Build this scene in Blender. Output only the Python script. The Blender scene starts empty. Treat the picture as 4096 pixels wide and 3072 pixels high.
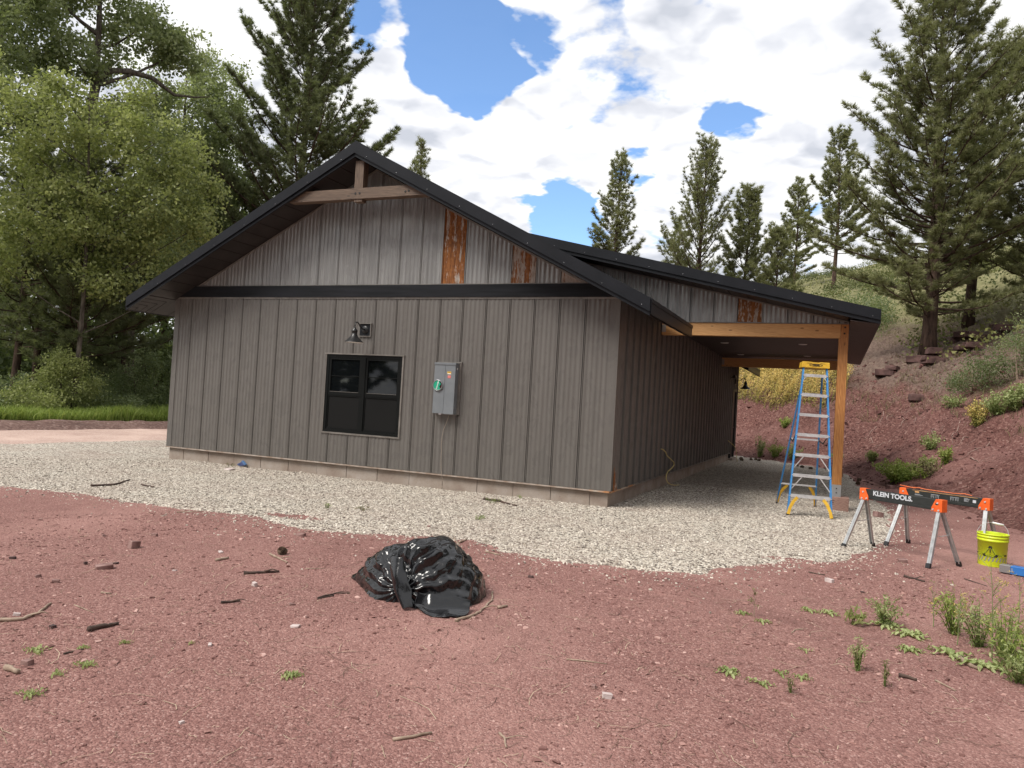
import bpy, math, random
import numpy as np
from mathutils import Vector, Matrix
C = bpy.context.scene
COL = C.collection
PI = math.pi
# ------------------------------------------------------------------ camera, world, sun, exposure
YAW, PITCH, ROLL = -0.40311, 0.0213, 0.05736
CAM = Vector((2.932, -10.687, 1.501))
_f = Vector((math.sin(YAW)*math.cos(PITCH), math.cos(YAW)*math.cos(PITCH), math.sin(PITCH)))
_r0 = Vector((math.cos(YAW), -math.sin(YAW), 0)); _u0 = _r0.cross(_f)
_r = _r0*math.cos(ROLL)+_u0*math.sin(ROLL); _u = -_r0*math.sin(ROLL)+_u0*math.cos(ROLL)
cd = bpy.data.cameras.new('camera'); cam = bpy.data.objects.new('camera', cd); COL.objects.link(cam)
m = Matrix((( _r.x, _u.x, -_f.x, CAM.x), (_r.y, _u.y, -_f.y, CAM.y), (_r.z, _u.z, -_f.z, CAM.z), (0, 0, 0, 1)))
cam.matrix_world = m
cd.sensor_width = 36; cd.lens = 3032.4/4096*36; cd.clip_start = .05; cd.clip_end = 600
C.camera = cam
C.view_settings.view_transform = 'Standard'; C.view_settings.look = 'None'
C.view_settings.gamma = 1; C.view_settings.exposure = 0.98; C.view_settings.use_curve_mapping = False
SUN_DIR = Vector((-.42, -.62, .95)).normalized()      # towards the sun: behind the camera, from the left
SUN_EL = math.asin(SUN_DIR.z); SUN_AZ = math.atan2(SUN_DIR.x, SUN_DIR.y)
sl = bpy.data.lights.new('sun', 'SUN'); so = bpy.data.objects.new('sun', sl); COL.objects.link(so)
sl.energy = 1.95; sl.angle = math.radians(24); sl.color = (1, .95, .88)
so.rotation_euler = (-SUN_DIR).to_track_quat('-Z', 'Y').to_euler()

class NT:
    """small helper round a node tree"""
    def __init__(s, tree): s.t = tree; s.n = tree.nodes; s.l = tree.links
    def new(s, typ, **kw):
        n = s.n.new(typ)
        for k, v in kw.items(): setattr(n, k, v)
        return n
    def put(s, sock, v):
        if hasattr(v, 'is_output') or isinstance(v, bpy.types.NodeSocket): s.l.new(v, sock)
        else:
            if hasattr(sock, 'default_value'):
                try: sock.default_value = v
                except Exception: sock.default_value = (*v, 1) if len(v) == 3 else v
    def math(s, op, a, b=0.0, clamp=False):
        n = s.new('ShaderNodeMath', operation=op, use_clamp=clamp); s.put(n.inputs[0], a); s.put(n.inputs[1], b); return n.outputs[0]
    def vmath(s, op, a, b=(0, 0, 0)):
        n = s.new('ShaderNodeVectorMath', operation=op); s.put(n.inputs[0], a); s.put(n.inputs[1], b)
        return n.outputs['Value'] if op in ('DOT_PRODUCT', 'LENGTH', 'DISTANCE') else n.outputs[0]
    def ramp(s, fac, stops, interp='LINEAR'):
        n = s.new('ShaderNodeValToRGB'); n.color_ramp.interpolation = interp; e = n.color_ramp.elements
        while len(e) < len(stops): e.new(.5)
        for i, (p, c) in enumerate(stops):
            e[i].position = p; e[i].color = (c, c, c, 1) if isinstance(c, (int, float)) else (*c, 1)
        s.put(n.inputs[0], fac); return n.outputs[0]
    def mix(s, fac, a, b, mode='MIX'):
        n = s.new('ShaderNodeMix', data_type='RGBA', blend_type=mode)
        s.put(n.inputs[0], fac)
        for k, v in ((6, a), (7, b)):
            if isinstance(v, tuple): n.inputs[k].default_value = (*v, 1)
            else: s.l.new(v, n.inputs[k])
        return n.outputs[2]
    def noise(s, vec, scale, detail=4, rough=.55, dist=0.0, out='Fac'):
        n = s.new('ShaderNodeTexNoise'); s.put(n.inputs['Vector'], vec); n.inputs['Scale'].default_value = scale
        n.inputs['Detail'].default_value = detail; n.inputs['Roughness'].default_value = rough; n.inputs['Distortion'].default_value = dist
        return n.outputs[out]
    def scale(s, vec, sc):
        n = s.new('ShaderNodeMapping'); s.put(n.inputs[0], vec); n.inputs['Scale'].default_value = sc; return n.outputs[0]

w = bpy.data.worlds.new('World'); C.world = w; w.cycles.sampling_method = 'MANUAL'; w.cycles.sample_map_resolution = 512; w.use_nodes = True
T = NT(w.node_tree); T.n.clear()
tc = T.new('ShaderNodeTexCoord').outputs['Generated']
d = T.vmath('NORMALIZE', tc)
sky = T.new('ShaderNodeTexSky', sky_type='NISHITA', sun_disc=False); sky.sun_elevation = SUN_EL; sky.sun_rotation = SUN_AZ
sky.altitude = 1500; sky.ozone_density = 2.2; sky.air_density = 1.0; sky.dust_density = .3
sep = T.new('ShaderNodeSeparateXYZ'); T.l.new(d, sep.inputs[0])
den = T.math('MAXIMUM', T.math('ADD', sep.outputs[2], .22), .05)
cx = T.math('DIVIDE', sep.outputs[0], den); cy = T.math('DIVIDE', sep.outputs[1], den)
cmb = T.new('ShaderNodeCombineXYZ'); T.l.new(cx, cmb.inputs[0]); T.l.new(cy, cmb.inputs[1]); P = cmb.outputs[0]
n1 = T.noise(P, 2.1, 6, .6, 0)
n3 = T.noise(T.vmath('ADD', P, (1.3, 9.2, 5)), 19, 4, .6, 0)
n2 = T.noise(T.vmath('ADD', P, (11.3, 4.2, 2)), 7.5, 4, .62, 0)
# places where the cloud layer is open: (direction, half angle in degrees, strength)
HOLES = [((-0.445, 0.776, 0.447), 3.3, 1), ((-0.438, 0.797, 0.416), 3.0, 1), ((-0.41, 0.825, 0.388), 2.2, 1), ((-0.37, 0.825, 0.425), 2.4, 0.7), ((-0.34, 0.905, 0.254), 2.2, 1), ((-0.327, 0.919, 0.218), 2.3, 1), ((-0.124, 0.93, 0.346), 1.5, 0.9), ((-0.304, 0.866, 0.396), 3.4, 0.28), ((-0.247, 0.923, 0.295), 1.3, 0.8), ((-0.225, 0.87, 0.44), 5.0, 0.26), ((-0.531, 0.732, 0.427), 1.3, 0.45)]
acc = None
dist = T.vmath('NORMALIZE', T.vmath('ADD', d, T.vmath('MULTIPLY', T.vmath('SUBTRACT', T.noise(P, 5.0, 4, .6, 0, 'Color'), (.5, .5, .5)), (.10, .10, .10))))
for (hx, hy, hz), ang, st in HOLES:
    dt = T.vmath('DOT_PRODUCT', dist, tuple(Vector((hx, hy, hz)).normalized()))
    mr = T.new('ShaderNodeMapRange', interpolation_type='SMOOTHSTEP'); T.put(mr.inputs[0], dt)
    mr.inputs[1].default_value = math.cos(math.radians(ang*1.55)); mr.inputs[2].default_value = math.cos(math.radians(ang*.35))
    mr.inputs[3].default_value = 0; mr.inputs[4].default_value = st
    acc = mr.outputs[0] if acc is None else T.math('ADD', acc, mr.outputs[0])
wrp = T.vmath('ADD', P, T.vmath('MULTIPLY', T.vmath('SUBTRACT', T.noise(P, 4.5, 4, .6, 0, 'Color'), (.5, .5, .5)), (.22, .22, .22)))
def puff(vec):
    tot = None
    for sc, wt in ((3.6, .62), (10.0, .38)):
        v = T.new('ShaderNodeTexVoronoi', feature='F1', voronoi_dimensions='2D'); T.l.new(vec, v.inputs['Vector']); v.inputs['Scale'].default_value = sc
        q = T.math('MULTIPLY', v.outputs['Distance'], wt); tot = q if tot is None else T.math('ADD', tot, q)
    return T.math('SUBTRACT', 1.0, tot)
p1 = puff(wrp); p2 = puff(T.vmath('ADD', wrp, (-.012, .040, 0)))
dens = T.math('SUBTRACT', T.math('ADD', n1, .222), T.math('MULTIPLY', acc, .50))
dens = T.math('ADD', dens, T.math('ADD', T.math('MULTIPLY', T.math('SUBTRACT', p1, .58), .55), T.math('ADD', T.math('MULTIPLY', T.math('SUBTRACT', n2, .5), .28), T.math('MULTIPLY', T.math('SUBTRACT', n3, .5), .26))))
cov = T.ramp(dens, [(.39, .03), (.45, .45), (.53, 1)])
lobe = T.noise(T.vmath('ADD', P, (3.1, 7.7, 0)), 2.6, 5, .55, .0)
edge = T.math('MULTIPLY', T.math('SUBTRACT', p1, p2), 2.2)
thick = T.math('ADD', T.math('ADD', T.ramp(lobe, [(.36, .95), (.50, .74), (.60, .42), (.72, .12)]), edge), T.math('MULTIPLY', T.math('SUBTRACT', .62, dens), .45))
ccol = T.ramp(thick, [(0, (.60, .63, .70)), (.35, (.76, .78, .84)), (.62, (.91, .92, .95)), (.9, (1.03, 1.03, 1.02))])
hs = T.new('ShaderNodeHueSaturation'); hs.inputs['Saturation'].default_value = 1.1; hs.inputs['Value'].default_value = 1.0; T.l.new(sky.outputs[0], hs.inputs['Color'])
b1 = T.new('ShaderNodeBackground'); T.l.new(hs.outputs[0], b1.inputs[0]); b1.inputs[1].default_value = .13
b2 = T.new('ShaderNodeBackground'); T.l.new(ccol, b2.inputs[0]); b2.inputs[1].default_value = .56
ms = T.new('ShaderNodeMixShader'); T.l.new(cov, ms.inputs[0]); T.l.new(b1.outputs[0], ms.inputs[1]); T.l.new(b2.outputs[0], ms.inputs[2])
wo = T.new('ShaderNodeOutputWorld'); T.l.new(ms.outputs[0], wo.inputs[0])

# ------------------------------------------------------------------ helpers
def tag(o, label=None, cat=None, group=None, kind=None):
    if label: o['label'] = label
    if cat: o['category'] = cat
    if group: o['group'] = group
    if kind: o['kind'] = kind
    return o
def empty(name, loc=(0, 0, 0), rz=0.0):
    o = bpy.data.objects.new(name, None); COL.objects.link(o); o.location = loc; o.rotation_euler = (0, 0, rz); o.empty_display_size = .1
    return o
def copy_tree(o, parent=None):
    c = o.copy(); COL.objects.link(c); c.parent = parent
    for ch in list(o.children): copy_tree(ch, c)
    return c
class MB:
    def __init__(s): s.v = []; s.f = []; s.mi = []
    def add(s, vs, fs, mi=0):
        b = len(s.v); s.v += [tuple(v) for v in vs]; s.f += [tuple(i+b for i in f) for f in fs]; s.mi += [mi]*len(fs); return s
    def box(s, x0, x1, y0, y1, z0, z1, mi=0, M=None):
        vs = [(x0, y0, z0), (x1, y0, z0), (x1, y1, z0), (x0, y1, z0), (x0, y0, z1), (x1, y0, z1), (x1, y1, z1), (x0, y1, z1)]
        if M is not None: vs = [tuple(M @ Vector(v)) for v in vs]
        return s.add(vs, [(0, 3, 2, 1), (4, 5, 6, 7), (0, 1, 5, 4), (1, 2, 6, 5), (2, 3, 7, 6), (3, 0, 4, 7)], mi)
    def prism(s, poly, axis, a, b, mi=0):
        n = len(poly)
        def mk(p, t):
            if axis == 'y': return (p[0], t, p[1])
            if axis == 'x': return (t, p[0], p[1])
            return (p[0], p[1], t)
        vs = [mk(p, a) for p in poly]+[mk(p, b) for p in poly]
        fs = [tuple(range(n)), tuple(range(2*n-1, n-1, -1))]+[(i, i+n, (i+1) % n+n, (i+1) % n) for i in range(n)]
        return s.add(vs, fs, mi)
    def bar(s, p, q, w, h, mi=0, up=(0, 0, 1)):
        p = Vector(p); q = Vector(q); d = (q-p).normalized(); u = Vector(up)
        sd = d.cross(u)
        if sd.length < 1e-4: sd = d.cross(Vector((0, 1, 0)))
        sd.normalize(); u = sd.cross(d).normalized()
        vs = []
        for c in (p, q):
            for a, b in ((-1, -1), (1, -1), (1, 1), (-1, 1)): vs.append(c+sd*a*w/2+u*b*h/2)
        return s.add(vs, [(0, 1, 2, 3), (7, 6, 5, 4), (0, 4, 5, 1), (1, 5, 6, 2), (2, 6, 7, 3), (3, 7, 4, 0)], mi)
    def tube(s, pts, r, n=6, mi=0, cap=True):
        pts = [Vector(p) for p in pts]; k = len(pts); rs = r if isinstance(r, (list, tuple)) else [r]*k
        vs = []; up = None
        for i, p in enumerate(pts):
            d = (pts[min(i+1, k-1)]-pts[max(i-1, 0)]).normalized()
            if up is None: up = d.orthogonal().normalized()
            up = (up-d*up.dot(d)).normalized(); sd = d.cross(up)
            for j in range(n):
                a = 2*PI*j/n; vs.append(p+(up*math.cos(a)+sd*math.sin(a))*rs[i])
        fs = [(i*n+j, i*n+(j+1) % n, (i+1)*n+(j+1) % n, (i+1)*n+j) for i in range(k-1) for j in range(n)]
        if cap: fs += [tuple(range(n-1, -1, -1)), tuple((k-1)*n+j for j in range(n))]
        return s.add(vs, fs, mi)
    def lathe(s, prof, cx, cy, n=24, mi=0, M=None):
        vs = []; k = len(prof)
        for r, z in prof:
            for j in range(n):
                a = 2*PI*j/n; v = Vector((cx+r*math.cos(a), cy+r*math.sin(a), z)); vs.append(tuple(M @ v) if M is not None else tuple(v))
        fs = [(i*n+j, i*n+(j+1) % n, (i+1)*n+(j+1) % n, (i+1)*n+j) for i in range(k-1) for j in range(n)]
        return s.add(vs, fs, mi)
    def build(s, name, mats, parent=None, smooth=False, bevel=0):
        me = bpy.data.meshes.new(name); me.from_pydata(s.v, [], s.f)
        for mt in (mats if isinstance(mats, (list, tuple)) else [mats]): me.materials.append(mt)
        if len(me.materials) > 1: me.polygons.foreach_set('material_index', s.mi)
        if smooth: me.polygons.foreach_set('use_smooth', [True]*len(me.polygons))
        me.validate(); me.update()
        o = bpy.data.objects.new(name, me); COL.objects.link(o); o.parent = parent
        if bevel:
            b = o.modifiers.new('bevel', 'BEVEL'); b.width = bevel; b.segments = 2; b.limit_method = 'ANGLE'
        return o
def np_mesh(name, v, f, mats, parent=None, tint=None, smooth=False, mi=None):
    v = np.asarray(v, np.float32).reshape(-1, 3); f = np.asarray(f, np.int32); k = f.shape[1]
    me = bpy.data.meshes.new(name); me.vertices.add(len(v)); me.vertices.foreach_set('co', v.ravel())
    me.loops.add(f.size); me.loops.foreach_set('vertex_index', f.ravel())
    me.polygons.add(len(f)); me.polygons.foreach_set('loop_start', np.arange(0, f.size, k, dtype=np.int32))
    me.polygons.foreach_set('use_smooth', np.full(len(f), smooth))
    for mt in (mats if isinstance(mats, (list, tuple)) else [mats]): me.materials.append(mt)
    if mi is not None: me.polygons.foreach_set('material_index', np.asarray(mi, np.int32))
    if tint is not None:
        a = me.attributes.new('tint', 'FLOAT', 'POINT'); a.data.foreach_set('value', np.asarray(tint, np.float32))
    me.update(calc_edges=True)
    o = bpy.data.objects.new(name, me); COL.objects.link(o); o.parent = parent
    return o
_tc = [0]
def text_mesh(name, body, size, M, mat, parent=None, bold=.0, align='CENTER', shear=0.0, depth=.0006):
    cu = bpy.data.curves.new(name, 'FONT'); cu.body = body; cu.size = size; cu.align_x = align; cu.align_y = 'CENTER'
    cu.offset = bold; cu.extrude = depth; cu.shear = shear
    t = bpy.data.objects.new(name, cu); COL.objects.link(t)
    dg = bpy.context.evaluated_depsgraph_get(); me = bpy.data.meshes.new_from_object(t.evaluated_get(dg))
    bpy.data.objects.remove(t); me.materials.clear(); me.materials.append(mat); me.transform(M)
    o = bpy.data.objects.new(name, me); COL.objects.link(o); o.parent = parent
    return o
# ---- noise and terrain
def _h(i,j,seed):
    n=(i*374761393+j*668265263+seed*1442695041)&0xffffffff
    n=((n^(n>>13))*1274126177)&0xffffffff
    return ((n^(n>>16))&0xffff)/65535.0
def vnoise(x,y,seed=0):
    x=np.asarray(x,float); y=np.asarray(y,float)
    i=np.floor(x).astype(np.int64); j=np.floor(y).astype(np.int64)
    u=x-i; v=y-j; u=u*u*(3-2*u); v=v*v*(3-2*v)
    a=_h(i,j,seed); b=_h(i+1,j,seed); c=_h(i,j+1,seed); d=_h(i+1,j+1,seed)
    return (a*(1-u)+b*u)*(1-v)+(c*(1-u)+d*u)*v
def fbm(x,y,seed=0,o=4):
    s=0; a=.5
    for k in range(o):
        s=s+a*(vnoise(x,y,seed+k)-.5); x=x*2.03+7.1; y=y*2.03+3.7; a*=.5
    return s*2
TOE=np.array([(14,-26),(9,-10),(6.7,-3),(5.7,1.9),(5.2,5),(4.5,8.3),(3.9,9.8),(3.4,12),(2.6,14.6),(.5,16.8),(-5,22),(-14,30),(-30,44),(-90,100)],float)
def sdist(x,y,poly=TOE):
    x=np.asarray(x,float); y=np.asarray(y,float)
    best=np.full(np.broadcast(x,y).shape,1e9); sg=np.ones_like(best)
    for k in range(len(poly)-1):
        a=poly[k]; b=poly[k+1]; d=b-a; L=d@d
        t=np.clip(((x-a[0])*d[0]+(y-a[1])*d[1])/L,0,1)
        px=x-(a[0]+t*d[0]); py=y-(a[1]+t*d[1]); r=np.hypot(px,py)
        s=np.where(d[0]*(y-a[1])-d[1]*(x-a[0])<0,1.,-1.)
        m=r<best-1e-9; best=np.where(m,r,best); sg=np.where(m,s,sg)
    return best*sg
HS=[-3,-.5,0,.7,6,18,60,75,200]; HZ=[-.5,-.12,.0,.34,3.75,8.8,20.5,21.5,22.]
def ground_z(x,y):
    return .022*fbm(np.asarray(x)*.9,np.asarray(y)*.9,11,3)+.010*fbm(np.asarray(x)*3.1,np.asarray(y)*2.3,15,3)
def hill_z(x,y):
    x=np.asarray(x,float); y=np.asarray(y,float)
    s=sdist(x,y)+.9*fbm(x*.35,y*.35,5,3)*np.clip((sdist(x,y)+.5)/3,0,1)
    z=np.interp(s,HS,HZ)
    w=np.clip(s/1.2,0,1); n=fbm(x*1.6,y*1.6,21,5)
    rg=1-np.abs(fbm(x*2.3,y*2.3,31,4))*2
    n2=fbm(x*4.5,y*4.5,27,3)
    return z+w*(.20*n+.14*(rg-.6)+.05*n2)+np.clip((s-8)/10,0,1)*.9*fbm(x*.12,y*.12,41,3)
def surf(x,y):
    return np.maximum(ground_z(x,y),hill_z(x,y))

# ------------------------------------------------------------------ materials
def mat(name, col=(.5, .5, .5), rough=.6, metal=0.0, spec=.5):
    m = bpy.data.materials.new(name); m.use_nodes = True; b = m.node_tree.nodes['Principled BSDF']
    b.inputs['Base Color'].default_value = (*col, 1); b.inputs['Roughness'].default_value = rough; b.inputs['Metallic'].default_value = metal
    b.inputs['Specular IOR Level'].default_value = spec
    return m
def nmat(name, rough=.6, metal=0.0, spec=.5):
    m = mat(name, (.5, .5, .5), rough, metal, spec); t = NT(m.node_tree); b = m.node_tree.nodes['Principled BSDF']
    co = t.new('ShaderNodeTexCoord').outputs['Object']
    return m, t, b, co
def bump(t, b, h, strength=.4, dist=.02):
    n = t.new('ShaderNodeBump'); n.inputs['Strength'].default_value = strength; n.inputs['Distance'].default_value = dist
    t.put(n.inputs['Height'], h); t.l.new(n.outputs[0], b.inputs['Normal'])
def varied(name, c0, c1, scale=4, rough=.6, metal=0.0, st=(1, 1, 1), bmp=0.0, detail=5, lo=.35, hi=.65, spec=.5):
    m, t, b, co = nmat(name, rough, metal, spec)
    n = t.noise(t.scale(co, st), scale, detail)
    t.l.new(t.ramp(n, [(lo, c0), (hi, c1)]), b.inputs['Base Color'])
    if bmp: bump(t, b, n, bmp, .01)
    return m
def siding_mat(name, c0, c1, c2, rough=.42, metal=.35):
    m, t, b, co = nmat(name, rough, metal)
    s1 = t.noise(t.scale(co, (9, 9, .45)), 1.6, 6, .6)
    s2 = t.noise(t.scale(co, (2.2, 2.2, 1.1)), 2.4, 7, .65, .6)
    s3 = t.noise(t.scale(co, (30, 30, .7)), 1.0, 3, .5)
    col = t.ramp(s1, [(.3, c0), (.5, c1), (.72, c2)])
    col = t.mix(t.ramp(s2, [(.52, 0), (.56, .38)]), col, tuple(x*.72 for x in c1))
    col = t.mix(t.ramp(s3, [(.45, 0), (.75, .22)]), col, tuple(min(1, x*1.25) for x in c2))
    t.l.new(col, b.inputs['Base Color'])
    t.l.new(t.ramp(s2, [(.3, rough-.08), (.7, rough+.16)]), b.inputs['Roughness'])
    return m
M_side = siding_mat('weathered_steel', (.145, .134, .123), (.155, .144, .133), (.168, .157, .145))
M_gable = siding_mat('weathered_galvanised', (.24, .235, .228), (.29, .285, .278), (.35, .345, .335), .36, .5)
def rust_mat(name, gx, seed):
    m, t, b, co = nmat(name, .75, .0)
    sh = t.vmath('ADD', co, (seed, seed*.3, 0))
    n1 = t.noise(t.scale(sh, (7, 7, 1.0)), 1.5, 7, .62, .5); n2 = t.noise(t.scale(sh, (22, 22, 9)), 1.3, 6, .7)
    rust = t.ramp(n2, [(.3, (.10, .033, .010)), (.5, (.22, .075, .014)), (.7, (.34, .13, .026))])
    grey = t.ramp(n2, [(.35, (.25, .19, .15)), (.65, (.40, .36, .32))])
    f = t.math('ADD', n1, t.math('MULTIPLY', t.math('SUBTRACT', n2, .5), .5))
    t.l.new(t.mix(t.ramp(f, [(gx, 0), (gx+.05, 1)]), rust, grey), b.inputs['Base Color']); bump(t, b, n2, .25, .004)
    return m
M_rust1 = rust_mat('rust_sheet', .56, 0.0); M_rust2 = rust_mat('rust_patch_sheet', .49, 5.0)
M_roof = varied('charcoal_metal', (.008, .009, .012), (.012, .013, .017), 3, .42, .0, spec=.25)
M_dark = varied('black_trim', (.012, .012, .014), (.018, .018, .021), 5, .5)
M_frieze = varied('black_painted_timber', (.006, .007, .009), (.013, .014, .018), 3, .6, st=(.4, 6, 6), bmp=.3, spec=.2)
M_soffit = varied('brown_soffit', (.022, .017, .016), (.032, .025, .024), 4, .5, spec=.3)
M_ceil = varied('brown_ceiling', (.042, .030, .028), (.058, .043, .040), 4, .5, spec=.3)
M_flash = varied('flashing', (.30, .22, .17), (.46, .40, .35), 9, .5, .2, st=(1, 1, 3))
M_flashrust = varied('rusty_flashing', (.42, .17, .05), (.42, .36, .30), 5, .6, .1)
M_jtrim = varied('steel_trim', (.17, .155, .14), (.25, .23, .21), 6, .4, .3)
def wood_mat(name, c0, c1, c2, st, rough=.55, knots=True):
    m, t, b, co = nmat(name, rough)
    v = t.scale(co, st)
    n = t.noise(v, 2.2, 4, .5, 1.4); wv = t.new('ShaderNodeTexWave', wave_type='BANDS', bands_direction='DIAGONAL')
    t.l.new(v, wv.inputs[0]); wv.inputs['Scale'].default_value = 3.0; wv.inputs['Distortion'].default_value = 5.5; wv.inputs['Detail'].default_value = 3; wv.inputs['Detail Scale'].default_value = 1.2
    f = t.math('ADD', t.math('MULTIPLY', wv.outputs['Fac'], .55), t.math('MULTIPLY', n, .45))
    col = t.ramp(f, [(.2, c0), (.5, c1), (.8, c2)])
    if knots:
        vo = t.new('ShaderNodeTexVoronoi'); t.l.new(t.scale(co, (3.2, 9, 9) if st[0] < st[2] else (9, 9, 3.2)), vo.inputs['Vector']); vo.inputs['Scale'].default_value = 1.0
        col = t.mix(t.ramp(vo.outputs['Distance'], [(.07, .8), (.12, 0)]), col, tuple(x*.35 for x in c0))
    t.l.new(col, b.inputs['Base Color']); bump(t, b, f, .15, .004)
    return m
M_beam = wood_mat('fir_beam', (.48, .235, .080), (.62, .335, .125), (.70, .41, .18), (.8, 14, 14))
M_post = wood_mat('fir_post', (.30, .115, .028), (.42, .175, .048), (.54, .26, .085), (11, 11, .8))
M_old = wood_mat('stained_timber', (.055, .035, .024), (.11, .07, .046), (.18, .12, .08), (.7, 12, 12))
M_oldv = wood_mat('stained_timber_upright', (.055, .035, .024), (.11, .07, .046), (.18, .12, .08), (12, 12, .7))
def concrete_mat():
    m, t, b, co = nmat('concrete_block', .9, 0, .2)
    n = t.noise(co, 2.2, 8, .65); n2 = t.noise(co, 40, 4, .6)
    c = t.ramp(n, [(.3, (.23, .175, .145)), (.5, (.31, .26, .22)), (.7, (.38, .335, .30))])
    c = t.mix(t.ramp(n2, [(.55, 0), (.7, .35)]), c, (.16, .12, .10)); t.l.new(c, b.inputs['Base Color']); bump(t, b, n2, .35, .004)
    return m
M_conc = concrete_mat(); M_mortar = varied('mortar', (.15, .12, .10), (.2, .165, .14), 12, .95)
def soil_mat(name, pal, cs=55, bigs=.6, hill=False):
    m, t, b, co = nmat(name, .95, 0, .15)
    geo = co
    warp = t.vmath('ADD', geo, t.vmath('MULTIPLY', t.noise(geo, 30, 3, .6, 0, 'Color'), (.02, .02, .02)))
    vo = t.new('ShaderNodeTexVoronoi'); t.l.new(warp, vo.inputs['Vector']); vo.inputs['Scale'].default_value = cs
    vo2 = t.new('ShaderNodeTexVoronoi'); t.l.new(warp, vo2.inputs['Vector']); vo2.inputs['Scale'].default_value = cs*.37
    big = t.noise(geo, bigs, 6, .6); med = t.noise(geo, 6, 7, .68)
    base = t.ramp(t.math('ADD', t.math('MULTIPLY', big, .6), t.math('MULTIPLY', med, .4)), [(.34, pal[0]), (.5, pal[1]), (.66, pal[2])])
    rc = t.new('ShaderNodeSeparateColor'); t.l.new(vo.outputs['Color'], rc.inputs[0])
    chip = t.ramp(rc.outputs[0], [(.0, pal[3]), (.5, pal[1]), (.88, pal[4]), (1, pal[5])])
    col = t.mix(.55, base, chip)
    col = t.mix(t.ramp(t.noise(geo, .33, 5, .6, .4), [(.50, 0), (.66, .55)]), col, tuple(min(1, v*1.18+.02) for v in pal[2]))
    col = t.mix(t.ramp(t.noise(t.vmath('ADD', geo, (4, 9, 0)), .5, 6, .65, .6), [(.54, 0), (.68, .5)]), col, tuple(v*.78 for v in pal[0]))
    if hill:
        at = t.new('ShaderNodeAttribute', attribute_name='tint').outputs['Fac']
        a = t.math('ADD', at, t.math('MULTIPLY', t.math('SUBTRACT', t.noise(geo, 1.1, 6, .65), .5), 4.5))
        lit = t.ramp(t.noise(geo, 9, 6, .7), [(.3, (.075, .055, .045)), (.5, (.15, .11, .09)), (.7, (.24, .19, .145))])
        grn = t.ramp(t.noise(geo, 2.5, 7, .7), [(.3, (.10, .105, .045)), (.5, (.18, .18, .08)), (.68, (.29, .26, .145))])
        col = t.mix(t.ramp(t.math('MULTIPLY', a, .1), [(.36, 0), (.50, .85)]), col, lit)
        col = t.mix(t.ramp(t.math('MULTIPLY', a, .05), [(.44, 0), (.62, .85)]), col, grn)
    t.l.new(col, b.inputs['Base Color'])
    h = t.math('ADD', t.math('MULTIPLY', vo.outputs['Distance'], -.5), t.math('ADD', t.math('MULTIPLY', vo2.outputs['Distance'], -.6), med))
    bump(t, b, h, .9 if hill else .8, .03 if hill else .016)
    return m
RED = [(.185, .090, .080), (.255, .132, .116), (.340, .188, .162), (.125, .058, .050), (.39, .225, .195), (.55, .37, .33)]
M_red = soil_mat('red_shale_soil', RED, 105)
BANK = [(.080, .034, .029), (.128, .058, .050), (.190, .092, .080), (.050, .022, .019), (.23, .125, .105), (.36, .235, .20)]
M_bank = soil_mat('red_bank_soil', BANK, 26, .5, True)
def gravel_mat():
    m, t, b, co = nmat('pale_gravel', .9, 0, .2)
    vo = t.new('ShaderNodeTexVoronoi'); t.l.new(co, vo.inputs['Vector']); vo.inputs['Scale'].default_value = 44
    rc = t.new('ShaderNodeSeparateColor'); t.l.new(vo.outputs['Color'], rc.inputs[0])
    col = t.ramp(rc.outputs[0], [(0, (.07, .06, .052)), (.22, (.20, .17, .145)), (.45, (.42, .37, .31)), (.75, (.60, .54, .46)), (1, (.76, .71, .62))])
    big = t.noise(co, .8, 5, .6)
    col = t.mix(t.ramp(big, [(.35, .35), (.6, 0)]), col, (.34, .25, .21))
    t.l.new(col, b.inputs['Base Color'])
    bump(t, b, t.math('ADD', t.math('MULTIPLY', vo.outputs['Distance'], -1.0), t.math('MULTIPLY', t.noise(co, 60, 3), .25)), .9, .022)
    return m
M_gravel = gravel_mat()
M_road = soil_mat('packed_road_dirt', [(.36, .24, .20), (.45, .32, .27), (.52, .39, .33), (.30, .20, .17), (.5, .4, .35), (.6, .5, .45)], 40)
M_berm = soil_mat('berm_soil', [(.085, .050, .042), (.13, .078, .066), (.19, .12, .10), (.06, .035, .03), (.22, .15, .13), (.34, .26, .23)], 18)
M_meadow = varied('meadow_ground', (.035, .045, .015), (.075, .085, .035), 1.5, .95)
def tint_mat(name, stops, rough=.8, trans=.0, spec=.3, spots=None):
    m, t, b, co = nmat(name, rough, 0, spec)
    at = t.new('ShaderNodeAttribute', attribute_name='tint').outputs['Fac']
    col = t.ramp(at, stops); t.l.new(col, b.inputs['Base Color'])
    if trans:
        tr = t.new('ShaderNodeBsdfTranslucent'); t.l.new(t.mix(.5, col, (.25, .32, .05), 'MIX') if trans > .3 else col, tr.inputs[0])
        mx = t.new('ShaderNodeMixShader'); mx.inputs[0].default_value = trans
        t.l.new(b.outputs[0], mx.inputs[1]); t.l.new(tr.outputs[0], mx.inputs[2])
        t.l.new(mx.outputs[0], m.node_tree.nodes['Material Output'].inputs[0])
    return m
M_needle = tint_mat('pine_needles', [(0, (.14, .145, .075)), (.5, (.24, .24, .125)), (1, (.36, .35, .19))], .6, .4)
M_needled = tint_mat('dark_pine_needles', [(0, (.085, .095, .054)), (.5, (.155, .168, .095)), (1, (.245, .255, .145))], .6, .4)
M_leaf = tint_mat('cottonwood_leaves', [(0, (.18, .21, .11)), (.5, (.31, .35, .18)), (1, (.46, .50, .28))], .45, .55)
M_leafy = tint_mat('young_leaves', [(0, (.17, .195, .075)), (.5, (.31, .34, .13)), (1, (.46, .49, .21))], .45, .5)
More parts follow.
